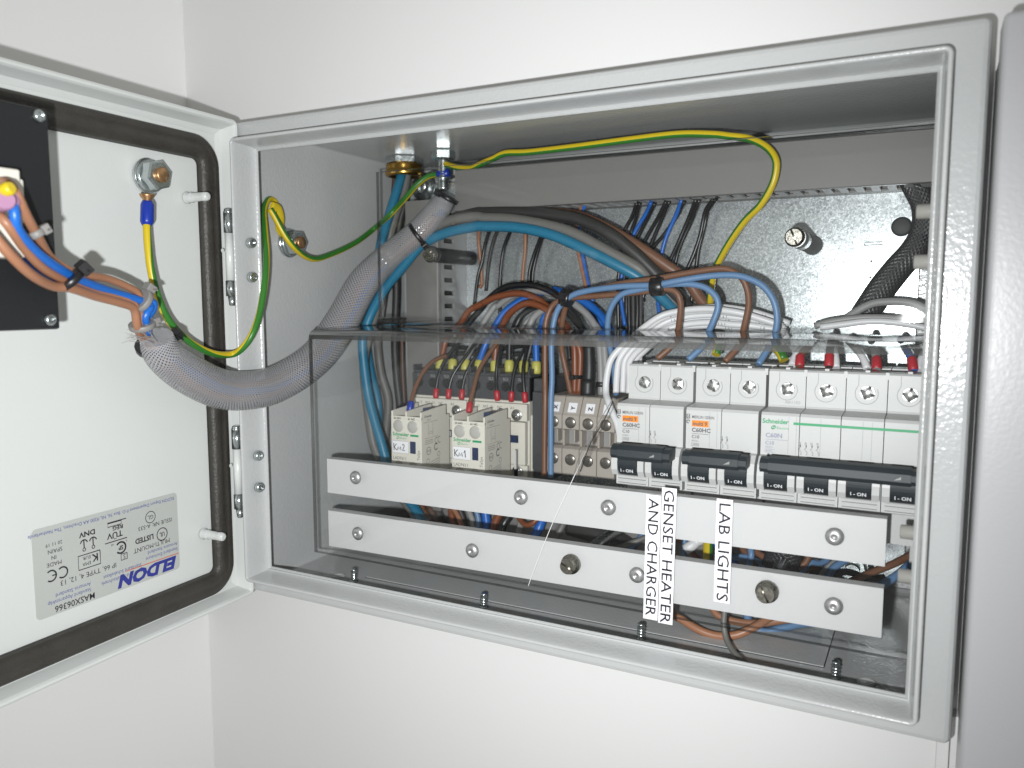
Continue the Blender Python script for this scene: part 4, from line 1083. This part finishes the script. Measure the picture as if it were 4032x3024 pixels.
# control wires dropping out of the trunking slots
G1 = 'thin control wires dropping from the trunking'
def drop(label, pts, m, r=1.3, y0=150, y1=160):
    n = len(pts)
    wire(label, pts, r, m, G1)
for lb, pts, m in (
    ('left wire of the leftmost black pair on the right of the arc', ((187.9,150,225.6), (182.2,157,217.4), (176.3,159,207.7), (173.9,159,187), (172.9,159,176.1), (173.1,159,159.9), (173.6,159,146.5)), 'w_black'),
    ('right wire of the leftmost black pair on the right of the arc', ((189.7,150,225.5), (185.3,157,217.2), (180.6,160,206.2), (178.6,160,181.9), (176.5,160,167.2), (176.4,160,146.5)), 'w_black'),
    ('blue wire leaving the trunking next to the leftmost black pair', ((197.1,150,225.4), (191.6,156,219), (184.3,158,208.8), (179.9,158,198.2), (176.2,157,181.8), (176,156,167.2), (179.7,154,149)), 'w_blue'),
    ('black wire hugging the first blue wire below the trunking', ((199.3,150,224.6), (192.8,157,216.9), (185.9,160,206), (182.3,160,194.6), (181.9,160,170.1), (183.8,160,146.7)), 'w_black'),
    ('left wire of the black pair between the two blue wires', ((206.5,150,225.4), (199.4,157,216.6), (190.5,160,203.7), (186.1,160,193.8), (185.8,160,167.2), (186.9,160,146.7)), 'w_black'),
    ('right wire of the black pair between the two blue wires', ((208.5,150,225.3), (201.7,157,215.1), (194.3,160,200.7), (190.4,161,187.9), (189.3,161,164.3)), 'w_black'),
    ('blue wire farther right below the trunking, crossed by a black one', ((216.1,150,225.7), (210.6,156,216.6), (204.5,158,204.5), (201.4,158,193.3), (199.7,157,184), (199.9,156,170), (203,153,152.9)), 'w_blue'),
    ('black wire crossing behind the second blue wire', ((217.9,150,224.7), (210.8,158,216.8), (202.4,160,206.1), (194.8,161,197.9), (191.2,161,187.9)), 'w_black'),
    ('left wire of the second black pair from the right', ((224.8,150,225.6), (218.3,157,214.3), (211.6,159,200.1), (206.4,160,189), (203.7,160,177.9)), 'w_black'),
    ('right wire of the second black pair from the right', ((226.9,150,225.4), (220.4,157,213.5), (213.7,159,200), (210.1,160,188.2), (209,160,170)), 'w_black'),
    ('left wire of the rightmost black pair below the trunking', ((235.1,150,225.3), (228.7,157,218.6), (225.7,159,205.8), (221.8,159,193.5), (217,159,182.4), (213.6,159,172.8)), 'w_black'),
    ('right wire of the rightmost black pair below the trunking', ((236.8,150,225), (229.9,158,218.6), (227.5,160,209.3), (224.3,160,195.5), (222.8,160,182.3), (220.1,160,160)), 'w_black'),
    ('brown wire in the brown and blue pair under the arc', ((150.6,150,224.8), (146.1,156,221.2), (143.3,159,211.3), (144.2,159,200.8), (147.6,158,188), (151.8,156,174.4), (154.3,154,164.3)), 'w_tan'),
    ('blue wire in the brown and blue pair under the arc', ((152.6,150,224.7), (146.5,158,221.4), (144.9,160,211.3), (146.7,160,200), (149.6,159,188), (153.4,157,174.4), (157.1,155,164.3)), 'w_blue'),
    ('brown wire hanging alone left of the black pair under the arc', ((110.6,152,221.1), (106.7,158,211.9), (105.3,160,199), (104,160,187.4), (103.1,160,175.7)), 'w_tan'),
    ('left wire of the black pair under the arc', ((123.7,152,219.7), (118.3,158,208.4), (112.3,160,196.5), (108.8,160,185), (108.4,160,174.9)), 'w_black'),
    ('right wire of the black pair under the arc', ((125.4,152,219.6), (119.1,159,208.4), (113.9,161,196.5), (110.9,161,185), (110.5,161,174.9)), 'w_black'),
    ('single black wire left of the lone brown one', ((101.5,152,220.8), (94.9,158,212.4), (88.9,160,201), (86.6,160,187.7), (85.6,160,172.7), (86.7,158,154.7)), 'w_black'),
    ('left wire of the dull black pair near the upright trunking', ((85.7,152,221.5), (79.3,157,213.7), (74.4,159,203), (72,159,192), (69.3,158,181.8), (67.5,156,162.6)), 'w_black'),
    ('right wire of the dull black pair near the upright trunking', ((91.9,152,221.2), (85,158,213.5), (79.8,160,203.7), (76.6,160,189.5), (74.6,160,172)), 'w_soot'),
    ('brown wire beside the black clamp block', ((74.8,152,219), (69.9,158,207.8), (70.5,160,192), (71.3,160,176), (70.1,158,175.4)), 'w_tan')):
    drop(lb, pts, m)
so = Vector((56.8,118,195.5))
tag(MB().lathe((so.x, 122, so.z), (0, 1, 0), [(0, 4.4), (.4, 4.9), (49, 4.9), (49.4, 4.4)], 18).build('standoff', 'black'), 'black standoff sleeve between cable arc and upright trunking', 'standoff')
slot = slotted((56.8,118,195.5), 4.2, 4, .6, None, 'slotted_screw')
tag(slot, 'slotted nickel screw at the front of the black standoff sleeve', 'screw')

# control wires arching from the contactors to the terminal blocks
G2 = 'control wires arching from contactors to terminal blocks'
def fer(o=0): return ((0, 'yl', 3.1, 8.5, 0),)
for lb, pts, m, r in (
    ('rust wire from the first terminal of the left contactor', ((53.2,132,117.2), (53.2,134,124.1), (53.8,136,130.4), (56.1,138,139.9), (67,138,150.1), (74.9,137,158.8), (90.7,136,165.4), (86,135,163.6), (98.8,134,168.1), (115.5,133,169.9), (130.1,132,165.1), (141.9,131,155.7), (150.3,130,148.5), (155.5,128,138.7), (156.8,127,124.4), (156.6,127,107)), 'w_rust', 2.25),
    ('black wire from the second terminal of the left contactor', ((63.7,132,117.3), (62.9,134,124.4), (64.2,138,137.5), (73.1,140,150.9), (79.8,141,158), (89.4,140,167.4), (102.2,139,174.2), (118.9,138,175.5), (132.6,137,172.4), (144,135,165.8), (152.8,133,157.2), (159.2,131,148.6), (162.8,130,138.7), (164.9,128,124.6), (165.9,127,106.8)), 'w_black', 2.25),
    ('grey wire from the third terminal of the left contactor', ((73.5,132,117.4), (73.1,134,124.8), (76.5,137,134.1), (83.4,141,150.3), (91.2,143,161.9), (91.6,144,161.2), (104.8,144,168.9), (120.6,143,171.5), (135.6,141,169.5), (150.7,138,163.6), (160.2,136,157.2), (167.2,133,150.1), (171.2,131,138.9), (173.3,129,124.8), (174.6,127,107.3)), 'w_grey', 2.25),
    ('blue wire from the fourth terminal of the left contactor', ((84,132,117.2), (83.9,134,124.2), (86.7,138,136.2), (93.8,140,149.7), (100.6,142,159), (112,145,166.6), (124.5,147,170.7), (139.9,146,170.3), (154.1,143,165.1), (166.3,140,157.9), (173.7,137,150.8), (179.1,135,138.9), (183.4,134,128.4), (185.4,134,117.8)), 'w_blue', 2.25),
    ('rust wire from the first terminal of the right contactor', ((97.6,131,117.5), (96.9,132,124.8), (98,133,138.5), (102.9,132,149.3), (109.5,130,157.3), (121.4,128,163.3), (133.3,127,161.5), (143.7,127,155), (150,127,148.6), (155.5,127,141.6), (159.8,127,135.2), (160.3,127,124.5), (159.3,127,107.2)), 'w_rust', 2.25),
    ('black wire from the second terminal of the right contactor', ((108.1,131,118), (107.8,132,125.2), (107.4,134,140.5), (111.5,135,149.3), (114.8,136,155.4), (122.7,137,160.6), (135.5,136,162.9), (147.7,134,158.6), (156.5,132,150.7), (163.5,130,143.7), (167.1,129,134.6), (167.3,128,121.1), (166.6,128,106.7)), 'w_black', 2.25),
    ('grey wire from the third terminal of the right contactor', ((118.4,131,118.1), (118.6,132,125.5), (120.6,134,134.8), (120.1,138,149.4), (125.1,139,156.9), (135.8,139,162.1), (148.3,138,163.6), (158.6,136,158.6), (166.1,134,151.5), (173.1,132,141.7), (175.9,130,124.9), (176.1,128,107.2)), 'w_grey', 2.25),
    ('blue wire from the fourth terminal of the right contactor', ((128.1,131,117.9), (127.6,132,125.8), (126.6,134,140.9), (128.5,138,148.7), (129.6,140,154.7), (136.8,142,160.6), (147.7,143,165.1), (158.4,142,163.6), (167.9,140,157.1), (174.1,138,150.8), (179.9,137,138.8), (184.1,136,129.7), (185.8,136,117.7)), 'w_blue', 2.25)):
    wire(lb, pts, r, m, G2, ends=fer())
# thin coil wires into the red ferrules on the cream bands
G3 = 'thin coil wires with ferrules at the contactors'
for lb, pts, m, fm in (
    ('black coil wire into the leftmost red ferrule of the left contactor', ((59.1,118,99.6), (58.9,119,106), (59.5,121,114.6), (61,124,121.9), (63.7,128,129.2), (67.4,134,135.9), (67.5,140,139.4)), 'w_black', 'red'),
    ('black coil wire into the middle red ferrule of the left contactor', ((68.9,118,99.8), (69.1,119,106.5), (70.8,121,115.1), (74.8,124,123), (78.2,128,129.7), (81.2,134,137.5), (81.3,140,141.6)), 'w_black', 'red'),
    ('black coil wire into the right red ferrule of the left contactor', ((79.3,118,100), (79.3,119,105.8), (80.1,121,114.3), (82.6,124,122.7), (85.3,128,129.9), (85,136,138.1)), 'w_black', 'red'),
    ('black coil wire into the leftmost red ferrule of the right contactor', ((106.6,118,100.7), (106,118,106.7), (104.6,120,115.4), (104.3,122,125.4), (104.5,126,134.2), (103.3,132,140.5)), 'w_black', 'red'),
    ('black coil wire into the middle red ferrule of the right contactor', ((116.4,118,100.7), (116.8,118,106.7), (116.7,120,114.8), (117.5,123,124), (119.6,128,132.1), (121.3,134,139)), 'w_black', 'red'),
    ('black coil wire into the right red ferrule of the right contactor', ((126.6,118,100.7), (126.1,118,106.6), (124.8,119,115.2), (123.8,121,123.2), (123.3,126,131.7), (122.9,132,140.3)), 'w_black', 'red'),
    ('brown wire into the blue ferrule of the KM2 auxiliary block', ((58.5,88,94.2), (58.3,90,99.9), (56.8,96,107), (56.5,103,114.8), (57.7,110,121.6), (59.8,118,126), (62.7,126,128.1)), 'w_brown', 'bluef'),
    ('brown wire into the red ferrule of the KM1 auxiliary block', ((102.7,88,96.5), (102.2,90,100.8), (101.1,96,109.3), (99.3,106,120.5), (100.9,114,129.4), (103.3,122,137.3), (101.7,130,142.4)), 'w_brown', 'red')):
    wire(lb, pts, 1.45 if m == 'w_brown' else 1.25, m, G3, ends=((0, fm, 2.0 if fm != 'bluef' else 2.3, 7, 0),))

# darker wires filling the space behind the arches
G9 = 'dark wires behind the arches'
for lb, pts, m, r in (
    ('leftmost of the black wires massed under the left cable tie of the feed wires', ((180.6,158,171.6), (181.2,157,159.9), (182.1,156,146.8), (183.1,156,134.3)), 'w_black', 1.5),
    ('second of the black wires massed under the feed wires', ((183.7,157,171.6), (184.4,156,159.9), (185.1,155,146.8), (186.5,155,134.4)), 'w_soot', 1.5),
    ('third of the black wires massed under the feed wires', ((186,158,171.2), (186.9,157,159.9), (187.1,156,146.8), (188.4,156,134.4)), 'w_black', 1.5),
    ('rightmost of the black wires massed under the feed wires', ((189,157,171.2), (189.5,156,160), (189.9,155,148.4), (190.6,155,138.2)), 'w_soot', 1.4),
    ('black wire curling under the rust arches', ((104.9,142,146), (107.3,144,152.9), (113.2,146,159), (120.4,147,160.5), (131.7,146,156.8), (140.1,144,150.2), (145.1,142,140.7), (147.7,140,126.8)), 'w_black', 1.4),
    ('grey wire curling inside the rust arches', ((108.9,146,145.2), (113.9,148,152.8), (121.9,149,157.5), (132.5,148,155.3), (141.6,146,148.7), (155.5,142,138), (165.1,140,125.2)), 'w_grey', 1.4),
    ('black wire running low behind the yellow ferrules', ((32.5,148,124.5), (43.8,150,130.6), (57.9,152,132.2), (76,153,130), (94.2,153,132.5), (112.4,152,134.9), (123.6,150,131.6)), 'w_black', 1.5),
    ('sooty wire sagging behind the yellow ferrules', ((34.5,152,118.9), (48,153,126.6), (68,154,127.8), (87.4,155,126.4), (103.8,155,128.8), (119,154,126.8)), 'w_soot', 1.6),
    ('blue wire passing behind the left cable tie into the terminal blocks', ((130.6,150,173.3), (143,150,170.3), (155.2,148,162.8), (165.2,145,153.4), (171.1,142,142), (175.1,140,127.7), (176.8,140,113.3)), 'w_blue', 1.5),
    ('black wire dropping right of the grey wires to the terminal blocks', ((150.3,148,170.2), (158.4,146,161.4), (165.2,143,150.6), (170,141,138.4), (173.2,140,124), (173.8,140,109.5)), 'w_black', 1.5),
    ('black wire behind the first breaker beside the white bundle', ((181.1,150,146.9), (185,148,139.8), (184.3,146,131.2), (180.6,144,120.4), (177.7,142,108)), 'w_black', 1.4),
    ('dark wire between white bundle and plate above the first breaker', ((196.3,146,132.3), (205.8,148,141.7), (216.7,150,147.5), (229.4,150,149.1), (243.2,150,146.6)), 'w_soot', 1.5)):
    wire(lb, pts, r, m, G9)

# pale blue and brown pairs to the breakers
G4 = 'pale blue and brown feed wires'
wire('long pale blue wire rising beside the right contactor and ending at the middle breaker', [(152.5,101,58.2), (152,102,76.7), (151.5,103,104.6), (151.7,104,118.9), (151.2,104,139.7), (152.2,105,152.1), (155.5,105,161), (162.6,105,167.5), (172.8,105,170.8), (194,105,173.3), (214.4,105,174), (227.5,105,176.1), (243.2,106,178.4), (255.5,106,178.9), (264.1,106,177.5), (273.2,106,172.9), (279,106,165), (281,106,156), (280.5,105,148.8), (278.7,103,142.8), (276.5,100,137.4), (273.9,96,131.9)], 1.8, 'w_lblue', G4)
wire('brown wire rising beside the long pale blue one and ending at the first breaker', [(147.7,102,58.7), (147.3,103,76.1), (147.2,104,104.3), (146.1,106,118.5), (145.6,107,139.4), (145.8,108,153.3), (150.3,109,163), (159.4,109,166.5), (174.8,109,167.8), (192.7,109,169), (211.9,109,170.9), (219.9,109,171.8), (225.9,109,169.5), (228.3,109,163.1), (228.4,107,154.2), (228.4,104,147.9), (227.1,100,141.1), (219.3,96,133.1)], 1.8, 'w_brown', G4)
wire('upper brown wire over the pale blue ones, bending down to the middle breaker', [(155.5,124,107.3), (153.2,122,121), (150.9,120,135.4), (152.6,116,149.7), (158.1,112,163.7), (169.3,110,169.8), (185.2,110,173.7), (199.2,110,175.9), (212.8,110,177.4), (232.5,110,180.6), (248.3,110,182.5), (255.2,110,181.5), (261.5,110,177.1), (264.7,110,170), (265.5,109,162), (264.3,107,152.7), (263.3,104,145.4), (261.6,100,139.5), (256.6,96,132.8)], 1.8, 'w_brown', G4)
wire('pale blue wire rising between terminal blocks and white wires, ending at the first breaker', [(187.7,118,108.9), (186.4,116,126.3), (184.8,113,140.1), (184.7,110,151.7), (187.8,108,161.8), (194.1,107,168.7), (203.7,107,171.3), (213.8,107,173.1), (223.7,107,174.3), (234.7,107,174.2), (243.1,107,171.9), (248.5,107,166.9), (249.6,107,161.3), (247.5,106,153.8), (245.6,104,148.2), (243.7,100,140.8), (236.7,96,133.1)], 1.8, 'w_lblue', G4)
tie((159.5,107,166.8), (1, 0, -.2), 4.8, 'black cable tie where blue, brown and arch wires cross', (-.2, -1, .2), hs=2.2, w=3)
tie((215.3,107,172.9), (1, 0, .06), 4.6, 'black cable tie on the pale blue and brown wires above the cover shelf', (0, .2, 1), w=3.6, hs=.6)
tie((157.7,126,118), (0, 0, 1), 4.4, 'black cable tie round the rust wires above the X and Y blocks', (0, -1, 0), w=1.2, hs=1.6)
tie((174.9,126,114.1), (0, 0, 1), 2.8, 'black band round the grey wires above the Z block', (1, 0, 0), w=1.4, hs=1)
tag(MB().tube([(166.4,126,138.3), (167.3,125,124.9), (167.4,124,115.7)], [3.6, 4.2, 4.2], 10).tube([(167.4,123,116.5), (167.5,122,106.7)], 4.8, 8).build('black_shroud', 'black'), 'black shroud on the black wires above the Z block', 'cable shroud')

# white numbered wires
G5 = 'white numbered wires arching behind the breakers'
WH = ('white numbered wire nearest the terminal blocks, dropping lowest', 'second white numbered wire from the terminal blocks', 'third white numbered wire from the terminal blocks', 'fourth white numbered wire from the terminal blocks', 'fifth white numbered wire, low in the bundle over the first breaker', 'innermost white numbered wire over the first breaker', 'rearmost white numbered wire, highest against the plate')
base = [(186.8,103,111.8), (186.3,105,120.3), (187.9,107,130.4), (192.4,109,137.1), (198.3,112,143.1), (205.2,118,150.4), (213.5,122,156.4), (225.1,124,159.4), (238.8,125,160.5), (249.9,125,159.5), (260,126,157.7), (268.5,128,155.1), (278.7,130,151.7)]
low = [(199.9,92,87.7), (197.8,93,94.7), (193.9,95,101.6), (190.2,98,107.4)]
wire(WH[0], low + base, 2.0, 'w_white', G5)
offs = ((5.5, 2, -1.0), (8.5, 5, -3.4), (10, 8, -5.6), (13, 3, -7.8), (15, 7, -9.8), (17, 11, 1.0))
for (dx, dy, dz), lb in zip(offs, WH[1:]):
    pts = []
    for i, p in enumerate(base):
        f_ = min(1, max(0, (i - 1) / 4))
        g_ = 1 - max(0, (i - 9) / 3) * .5
        pts.append((p[0] + dx * (1 - f_ * .8), p[1] + dy, p[2] + dz * f_ * g_))
    o = wire(lb, pts, 1.9, 'w_white', G5)
    mb = MB(); n = len(pts)
    for j in range(4, 11, 2):
        q = Vector(pts[j]); d = (Vector(pts[j + 1]) - Vector(pts[j])).normalized()
        up = Vector((0, -1, 0)).cross(d) * -1
        mb.text(random.choice(('1 8', '1 7', '8', '1 7 1')), tuple(q + Vector((0, -1.95, 0)) + d * random.uniform(0, 8) - up * .6), 1.6, d, up)
    mb.build('print', 'ink', o)
wire('grey wire arching in front of the black braided sleeve at the right', [(304.1,150,150.8), (309.5,148,154.1), (316,146,159), (324,145,163.4), (333,144,164.6), (341.9,143,164), (349.1,142,161.3), (357.4,141,155.4)], 2.2, 'w_grey', 'grey wires low at the right of the plate')
wire('upper flat grey wire just above the cover shelf at the right', [(295.6,140,151), (302.6,140,153.3), (312,140,155), (321.7,140,156), (333,140,155.8), (344.1,140,153.8), (355,140,150)], 1.9, 'w_grey', 'grey wires low at the right of the plate')
wire('lower flat grey wire just above the cover shelf at the right', [(299,136,150.5), (310.7,136,152.3), (322.1,136,153.9), (333.3,136,153.8), (347,136,151.8), (355.1,136,149)], 1.9, 'w_white', 'grey wires low at the right of the plate')
tag(MB().tube([(339.1,156,232.3), (342.7,156,224.8), (346.1,157,217.5), (347.4,158,209.6), (346.5,159,201.2), (342.5,160,192.1), (335.5,160,182.9), (327.9,160,171.9), (319.2,159,156.6)], [6.5, 6.5, 6.3, 6.3, 6.5, 7, 7.4, 7.6, 7.6], 22, flat=(1, 0, -.5)).build('braided_sleeve', 'bbraid'), 'black braided sleeve curving down at the right of the galvanised plate', 'cable sleeve')

# wires into the four-pole breaker
G6 = 'wires into the top of the four-pole breaker'
for lb, pts, m, fm in (
    ('white wire left of the first red ferrule of the four-pole breaker', ((291.3,92,132.2), (291.5,95,134.8), (292.9,100,138.8), (294.8,108,141.8), (296.8,120,145.6)), 'w_white', None),
    ('brown wire into the first red ferrule of the four-pole breaker', ((295.3,90,131.9), (295,93,135.5), (295.8,97,139), (297.2,104,141.5), (299.3,115,144.9)), 'w_brown', 'red'),
    ('dark wire into the second red ferrule of the four-pole breaker', ((309.2,90,132.2), (308.8,93,137.8), (308.6,97,141.3), (308.4,106,145.5)), 'w_soot', 'red'),
    ('white wire right of the second red ferrule of the four-pole breaker', ((312.3,92,131.8), (311.6,95,135.9), (310.4,99,139.8), (309.1,104,143.7), (307.6,115,147)), 'w_white', None),
    ('white wire left of the third red ferrule of the four-pole breaker', ((326.5,92,131.7), (324.9,95,135.5), (322.6,99,138.8), (319.6,104,141.7), (315.7,112,144.9)), 'w_white', None),
    ('grey wire into the third red ferrule of the four-pole breaker', ((330.8,90,131.8), (330.4,93,135.8), (329.4,97,139.6), (328.1,102,142.9), (326.5,112,146.6)), 'w_grey', 'red'),
    ('blue wire into the fourth red ferrule of the four-pole breaker', ((346.8,90,131.8), (345.8,93,136.8), (344.1,97,140), (342.5,102,142.4), (340,112,145.9)), 'w_blue', 'red'),
    ('white wire at the rim right of the fourth red ferrule', ((348.6,92,132.1), (349.3,95,135.4), (350.7,99,139.6), (352.8,106,143.8)), 'w_white', None)):
    wire(lb, pts, 1.9, m, G6, ends=((0, fm, 2.35, 7.6, 0),) if fm else ())
yg('short striped earth wire behind the top of the middle breaker', [(247.1,116,135), (247.4,118,137.8), (247.4,122,140.6), (246.1,130,143.6)], 2.4, 6)
yg('short striped earth wire left of the white wires behind the four-pole breaker', [(284.3,112,133.4), (282,114,137.2), (278.9,118,139.4), (274.4,124,140.9)], 2.6, 6)

# wires seen between and below the white strips
G7 = 'wires seen in the gap between the white strips'
i7 = 0
for lb, a, b, m, r in (
    ('teal cable at the left end of the gap between the strips', (28.9,125,26.7), (48.4,118,11.8), 'w_teal', 3.6),
    ('grey cable at the left end of the gap between the strips', (22.2,128,25.2), (39,124,9.1), 'w_dgrey', 3.4),
    ('brown cable right of the teal one in the gap', (34.3,132,24.1), (46.5,128,9), 'w_brown', 3.0),
    ('dark brown cable in the left part of the gap', (39.2,135,24), (52.6,132,8), 'w_dbrown', 3.2),
    ('sooty cable in the left part of the gap', (44,138,22.2), (54.1,134,7.7), 'w_soot', 3.4),
    ('rust wire in the gap left of the grey one', (63.8,128,25.1), (70.8,124,10.8), 'w_rust', 2.4),
    ('tan wire in the gap crossing the rust one', (69.4,122,25.6), (79.9,118,11.9), 'w_tan', 1.7),
    ('black wire in the gap beside the tan one', (70.3,128,24.3), (77.8,126,9.6), 'w_soot', 2.3),
    ('grey wire in the middle of the gap', (80.8,122,26.9), (88.8,118,11.6), 'w_grey', 2.0),
    ('pale blue wire in the middle of the gap', (88.2,120,28.3), (91.5,118,11.9), 'w_lblue', 1.9),
    ('blue wire in the middle of the gap', (93.4,124,26.4), (96.3,122,9.9), 'w_blue', 3.2),
    ('rust wire slanting left in the gap', (106.6,124,28), (101.8,120,11.2), 'w_rust', 2.8),
    ('black wire slanting left in the gap', (112.4,126,25.9), (107.8,120,11.3), 'w_black', 3.0),
    ('blue wire slanting left beside the crack in the gap', (136.9,124,27.1), (132.4,118,12.1), 'w_blue', 3.2),
    ('grey stub beside the crack in the gap', (120.2,124,23.5), (123.5,116,15.2), 'w_grey', 2.4),
    ('white stub right of the crack in the gap', (152.2,126,27.1), (149,120,17.7), 'w_dgrey', 2.2),
    ('upright pale blue wire left of the LAB LIGHTS tape in the gap', (230.7,118,30.7), (232.9,112,16.2), 'w_lblue', 1.8),
    ('slanting pale blue wire behind the label pair in the gap', (204.1,126,25), (198.3,120,17.2), 'w_lblue', 2.0),
    ('grey wire left of the label pair in the gap', (207.6,122,23.7), (194.5,116,17.8), 'w_dgrey', 1.7),
    ('white numbered stub left of the LAB LIGHTS tape', (242.4,116,28.8), (236.4,114,24.4), 'w_white', 3.2),
    ('brown wire right of the LAB LIGHTS tape in the gap', (260.7,122,27.7), (268.5,116,21.1), 'w_brown', 2.0),
    ('upright pale blue wire right of the LAB LIGHTS tape in the gap', (269.4,112,31), (269.9,108,17.8), 'w_lblue', 1.9),
    ('level pale blue stub right of the LAB LIGHTS tape', (262.1,115,21.1), (267.7,114,21.9), 'w_lblue', 1.9),
    ('tan wire slanting to the black sleeve in the gap', (271.2,118,24.9), (281.4,114,21), 'w_brown', 2.0),
    ('pale blue stub under the tan wire near the black sleeve', (271.7,116,19.6), (280.2,114,18.9), 'w_lblue', 2.1),
    ('black wire tangled behind the pale blue ones in the gap', (268.1,124,25.5), (280.3,120,22.4), 'w_black', 1.5)):
    A, B = Vector(a), Vector(b); d = (B - A)
    sag = Vector((random.uniform(-1.5, 1.5), random.uniform(-2, 2), 0))
    wire(lb, [A - d * .7, A, (A + B) / 2 + sag, B, B + d * .6], r, m, G7)
yg('thick striped earth wire beside the LAB LIGHTS tape in the gap', [(246.3,112,34.4), (246.2,112,27.7), (246.3,112,21), (246.3,112,14.2)], 2.8, 8)
wire('brown hooked wire right of the black sleeve in the gap', [(300.1,120,30), (299.5,118,25.4), (297.5,116,21.8), (293.5,115,19.9), (288.5,116,18.3)], 1.9, 'w_brown', G7)
wire('rust hooked wire near the crack in the gap', [(119.8,120,27.5), (123.3,118,23.8), (128,116,21.9), (132.6,116,23.3), (135.7,118,26.9)], 1.8, 'w_rust', G7)
wire('grey wire of the bent pair at the right end of the gap', [(316.6,135,26.1), (313,130,22.3), (309.2,126,18.8), (306.1,122,14.3)], 2.0, 'w_grey', G7)
wire('pale blue wire of the bent pair at the right end of the gap', [(320.6,132,26), (316.4,128,22.9), (312.2,124,19.9), (309.1,120,14.9)], 2.2, 'w_lblue', G7)
wire('brown wire slanting behind the right ends of the strips', [(352.8,100,42.4), (348.8,104,37.8), (341.4,110,30.6), (332.8,114,24.2), (324.8,118,17.9), (319.2,122,12.9)], 2.0, 'w_brown', G7)
wire('blue wire slanting behind the lower right peg', [(353,96,39.9), (349.1,98,34.9), (344.4,102,28.3), (338.6,106,21.7), (332.5,112,15.3)], 2.2, 'w_lblue', G7)
tag(MB().tube([(289.6,112,34.9), (288.3,112,29.5), (286.6,112,23.1), (284.8,112,17.6)], 9.5, 18, flat=(1, 0, 0)).build('braided_sleeve', 'bbraid'), 'short black braided sleeve in the gap right of the LAB LIGHTS tape', 'cable sleeve')
tag(MB().tube([(148.6,140,18.5), (165.6,138,16.7), (180.5,136,14), (193.5,134,9)], 7, 14).build('black_sleeve', 'w_soot'), 'dark sleeve slanting through the gap right of the crack', 'cable sleeve')
for lb, a, b, m, r in (
    ('brown wire low behind the right half of the lower strip', (291.8,128,11.7), (306.6,134,14.4), 'w_brown', 1.9),
    ('pale blue wire looping above the lower strip near its right end', (295.2,124,15.6), (303.8,132,18.8), 'w_lblue', 1.8),
    ('black wire crossing in front of the lower plate nut', (309.4,126,14.6), (328.2,120,18.6), 'w_black', 1.9),
    ('blue wire behind the rightmost label tape in the gap', (250.4,122,22.8), (260.6,118,16.7), 'w_blue', 1.8),
    ('rust wire between label pair and LAB LIGHTS tape', (225.6,126,23), (235.8,122,16.5), 'w_rust', 1.9)):
    A, B = Vector(a), Vector(b); d = B - A
    wire(lb, [A - d * .5, A, (A + B) / 2 + Vector((0, 0, 2.5)), B, B + d * .5], r, m, G7)
G8 = 'loose wires hanging under the lower strip'
wire('brown wire sagging in a loop under the lower strip', [(233.9,78,2), (236.9,76,-3.2), (241.6,74,-4), (251.1,72,-7.1), (260.6,72,-8.8), (270.3,73,-7.2), (277.9,76,-3.4), (284.3,82,0.4), (291.8,90,4.9)], 2.2, 'w_tan', G8)
wire('second brown wire crossing under the lower strip', [(254.7,84,7.9), (256.7,84,-0.1), (261.7,85,-3.8), (271.3,88,-5.7), (280.6,92,-5.6), (291.1,96,-3.5), (302.3,100,-1.2)], 2.0, 'w_tan', G8)
wire('pale blue wire dropping under the lower strip', [(270.9,92,5), (272.2,92,-0.9), (274.9,92,-7.3), (281.3,93,-10.6), (289.7,97,-8.6), (298.7,102,-6.4), (308.4,108,-6)], 2.2, 'w_lblue', G8)
wire('thin black cable hanging down to the cabinet floor edge', [(267.9,62,16.9), (267.8,60,9.6), (268.1,58,3.2), (270.3,55,-2.3), (274.5,50,-5.2), (279.8,44,-6.1), (284.5,38,-6)], 1.5, 'w_dgrey', G8)
# grey block at the lower right, behind the pegs
tag(MB().box(352, 366, 84, 118, 52, 67).box(349, 368, 90, 118, 38, 51).build('terminal_cover', 'breaker', bevel=.5), 'pale grey plastic cover behind the right end of the upper strip', 'cover')

kill = [o for o in bpy.data.meshes if o.users == 0]
for m_ in kill: bpy.data.meshes.remove(m_)
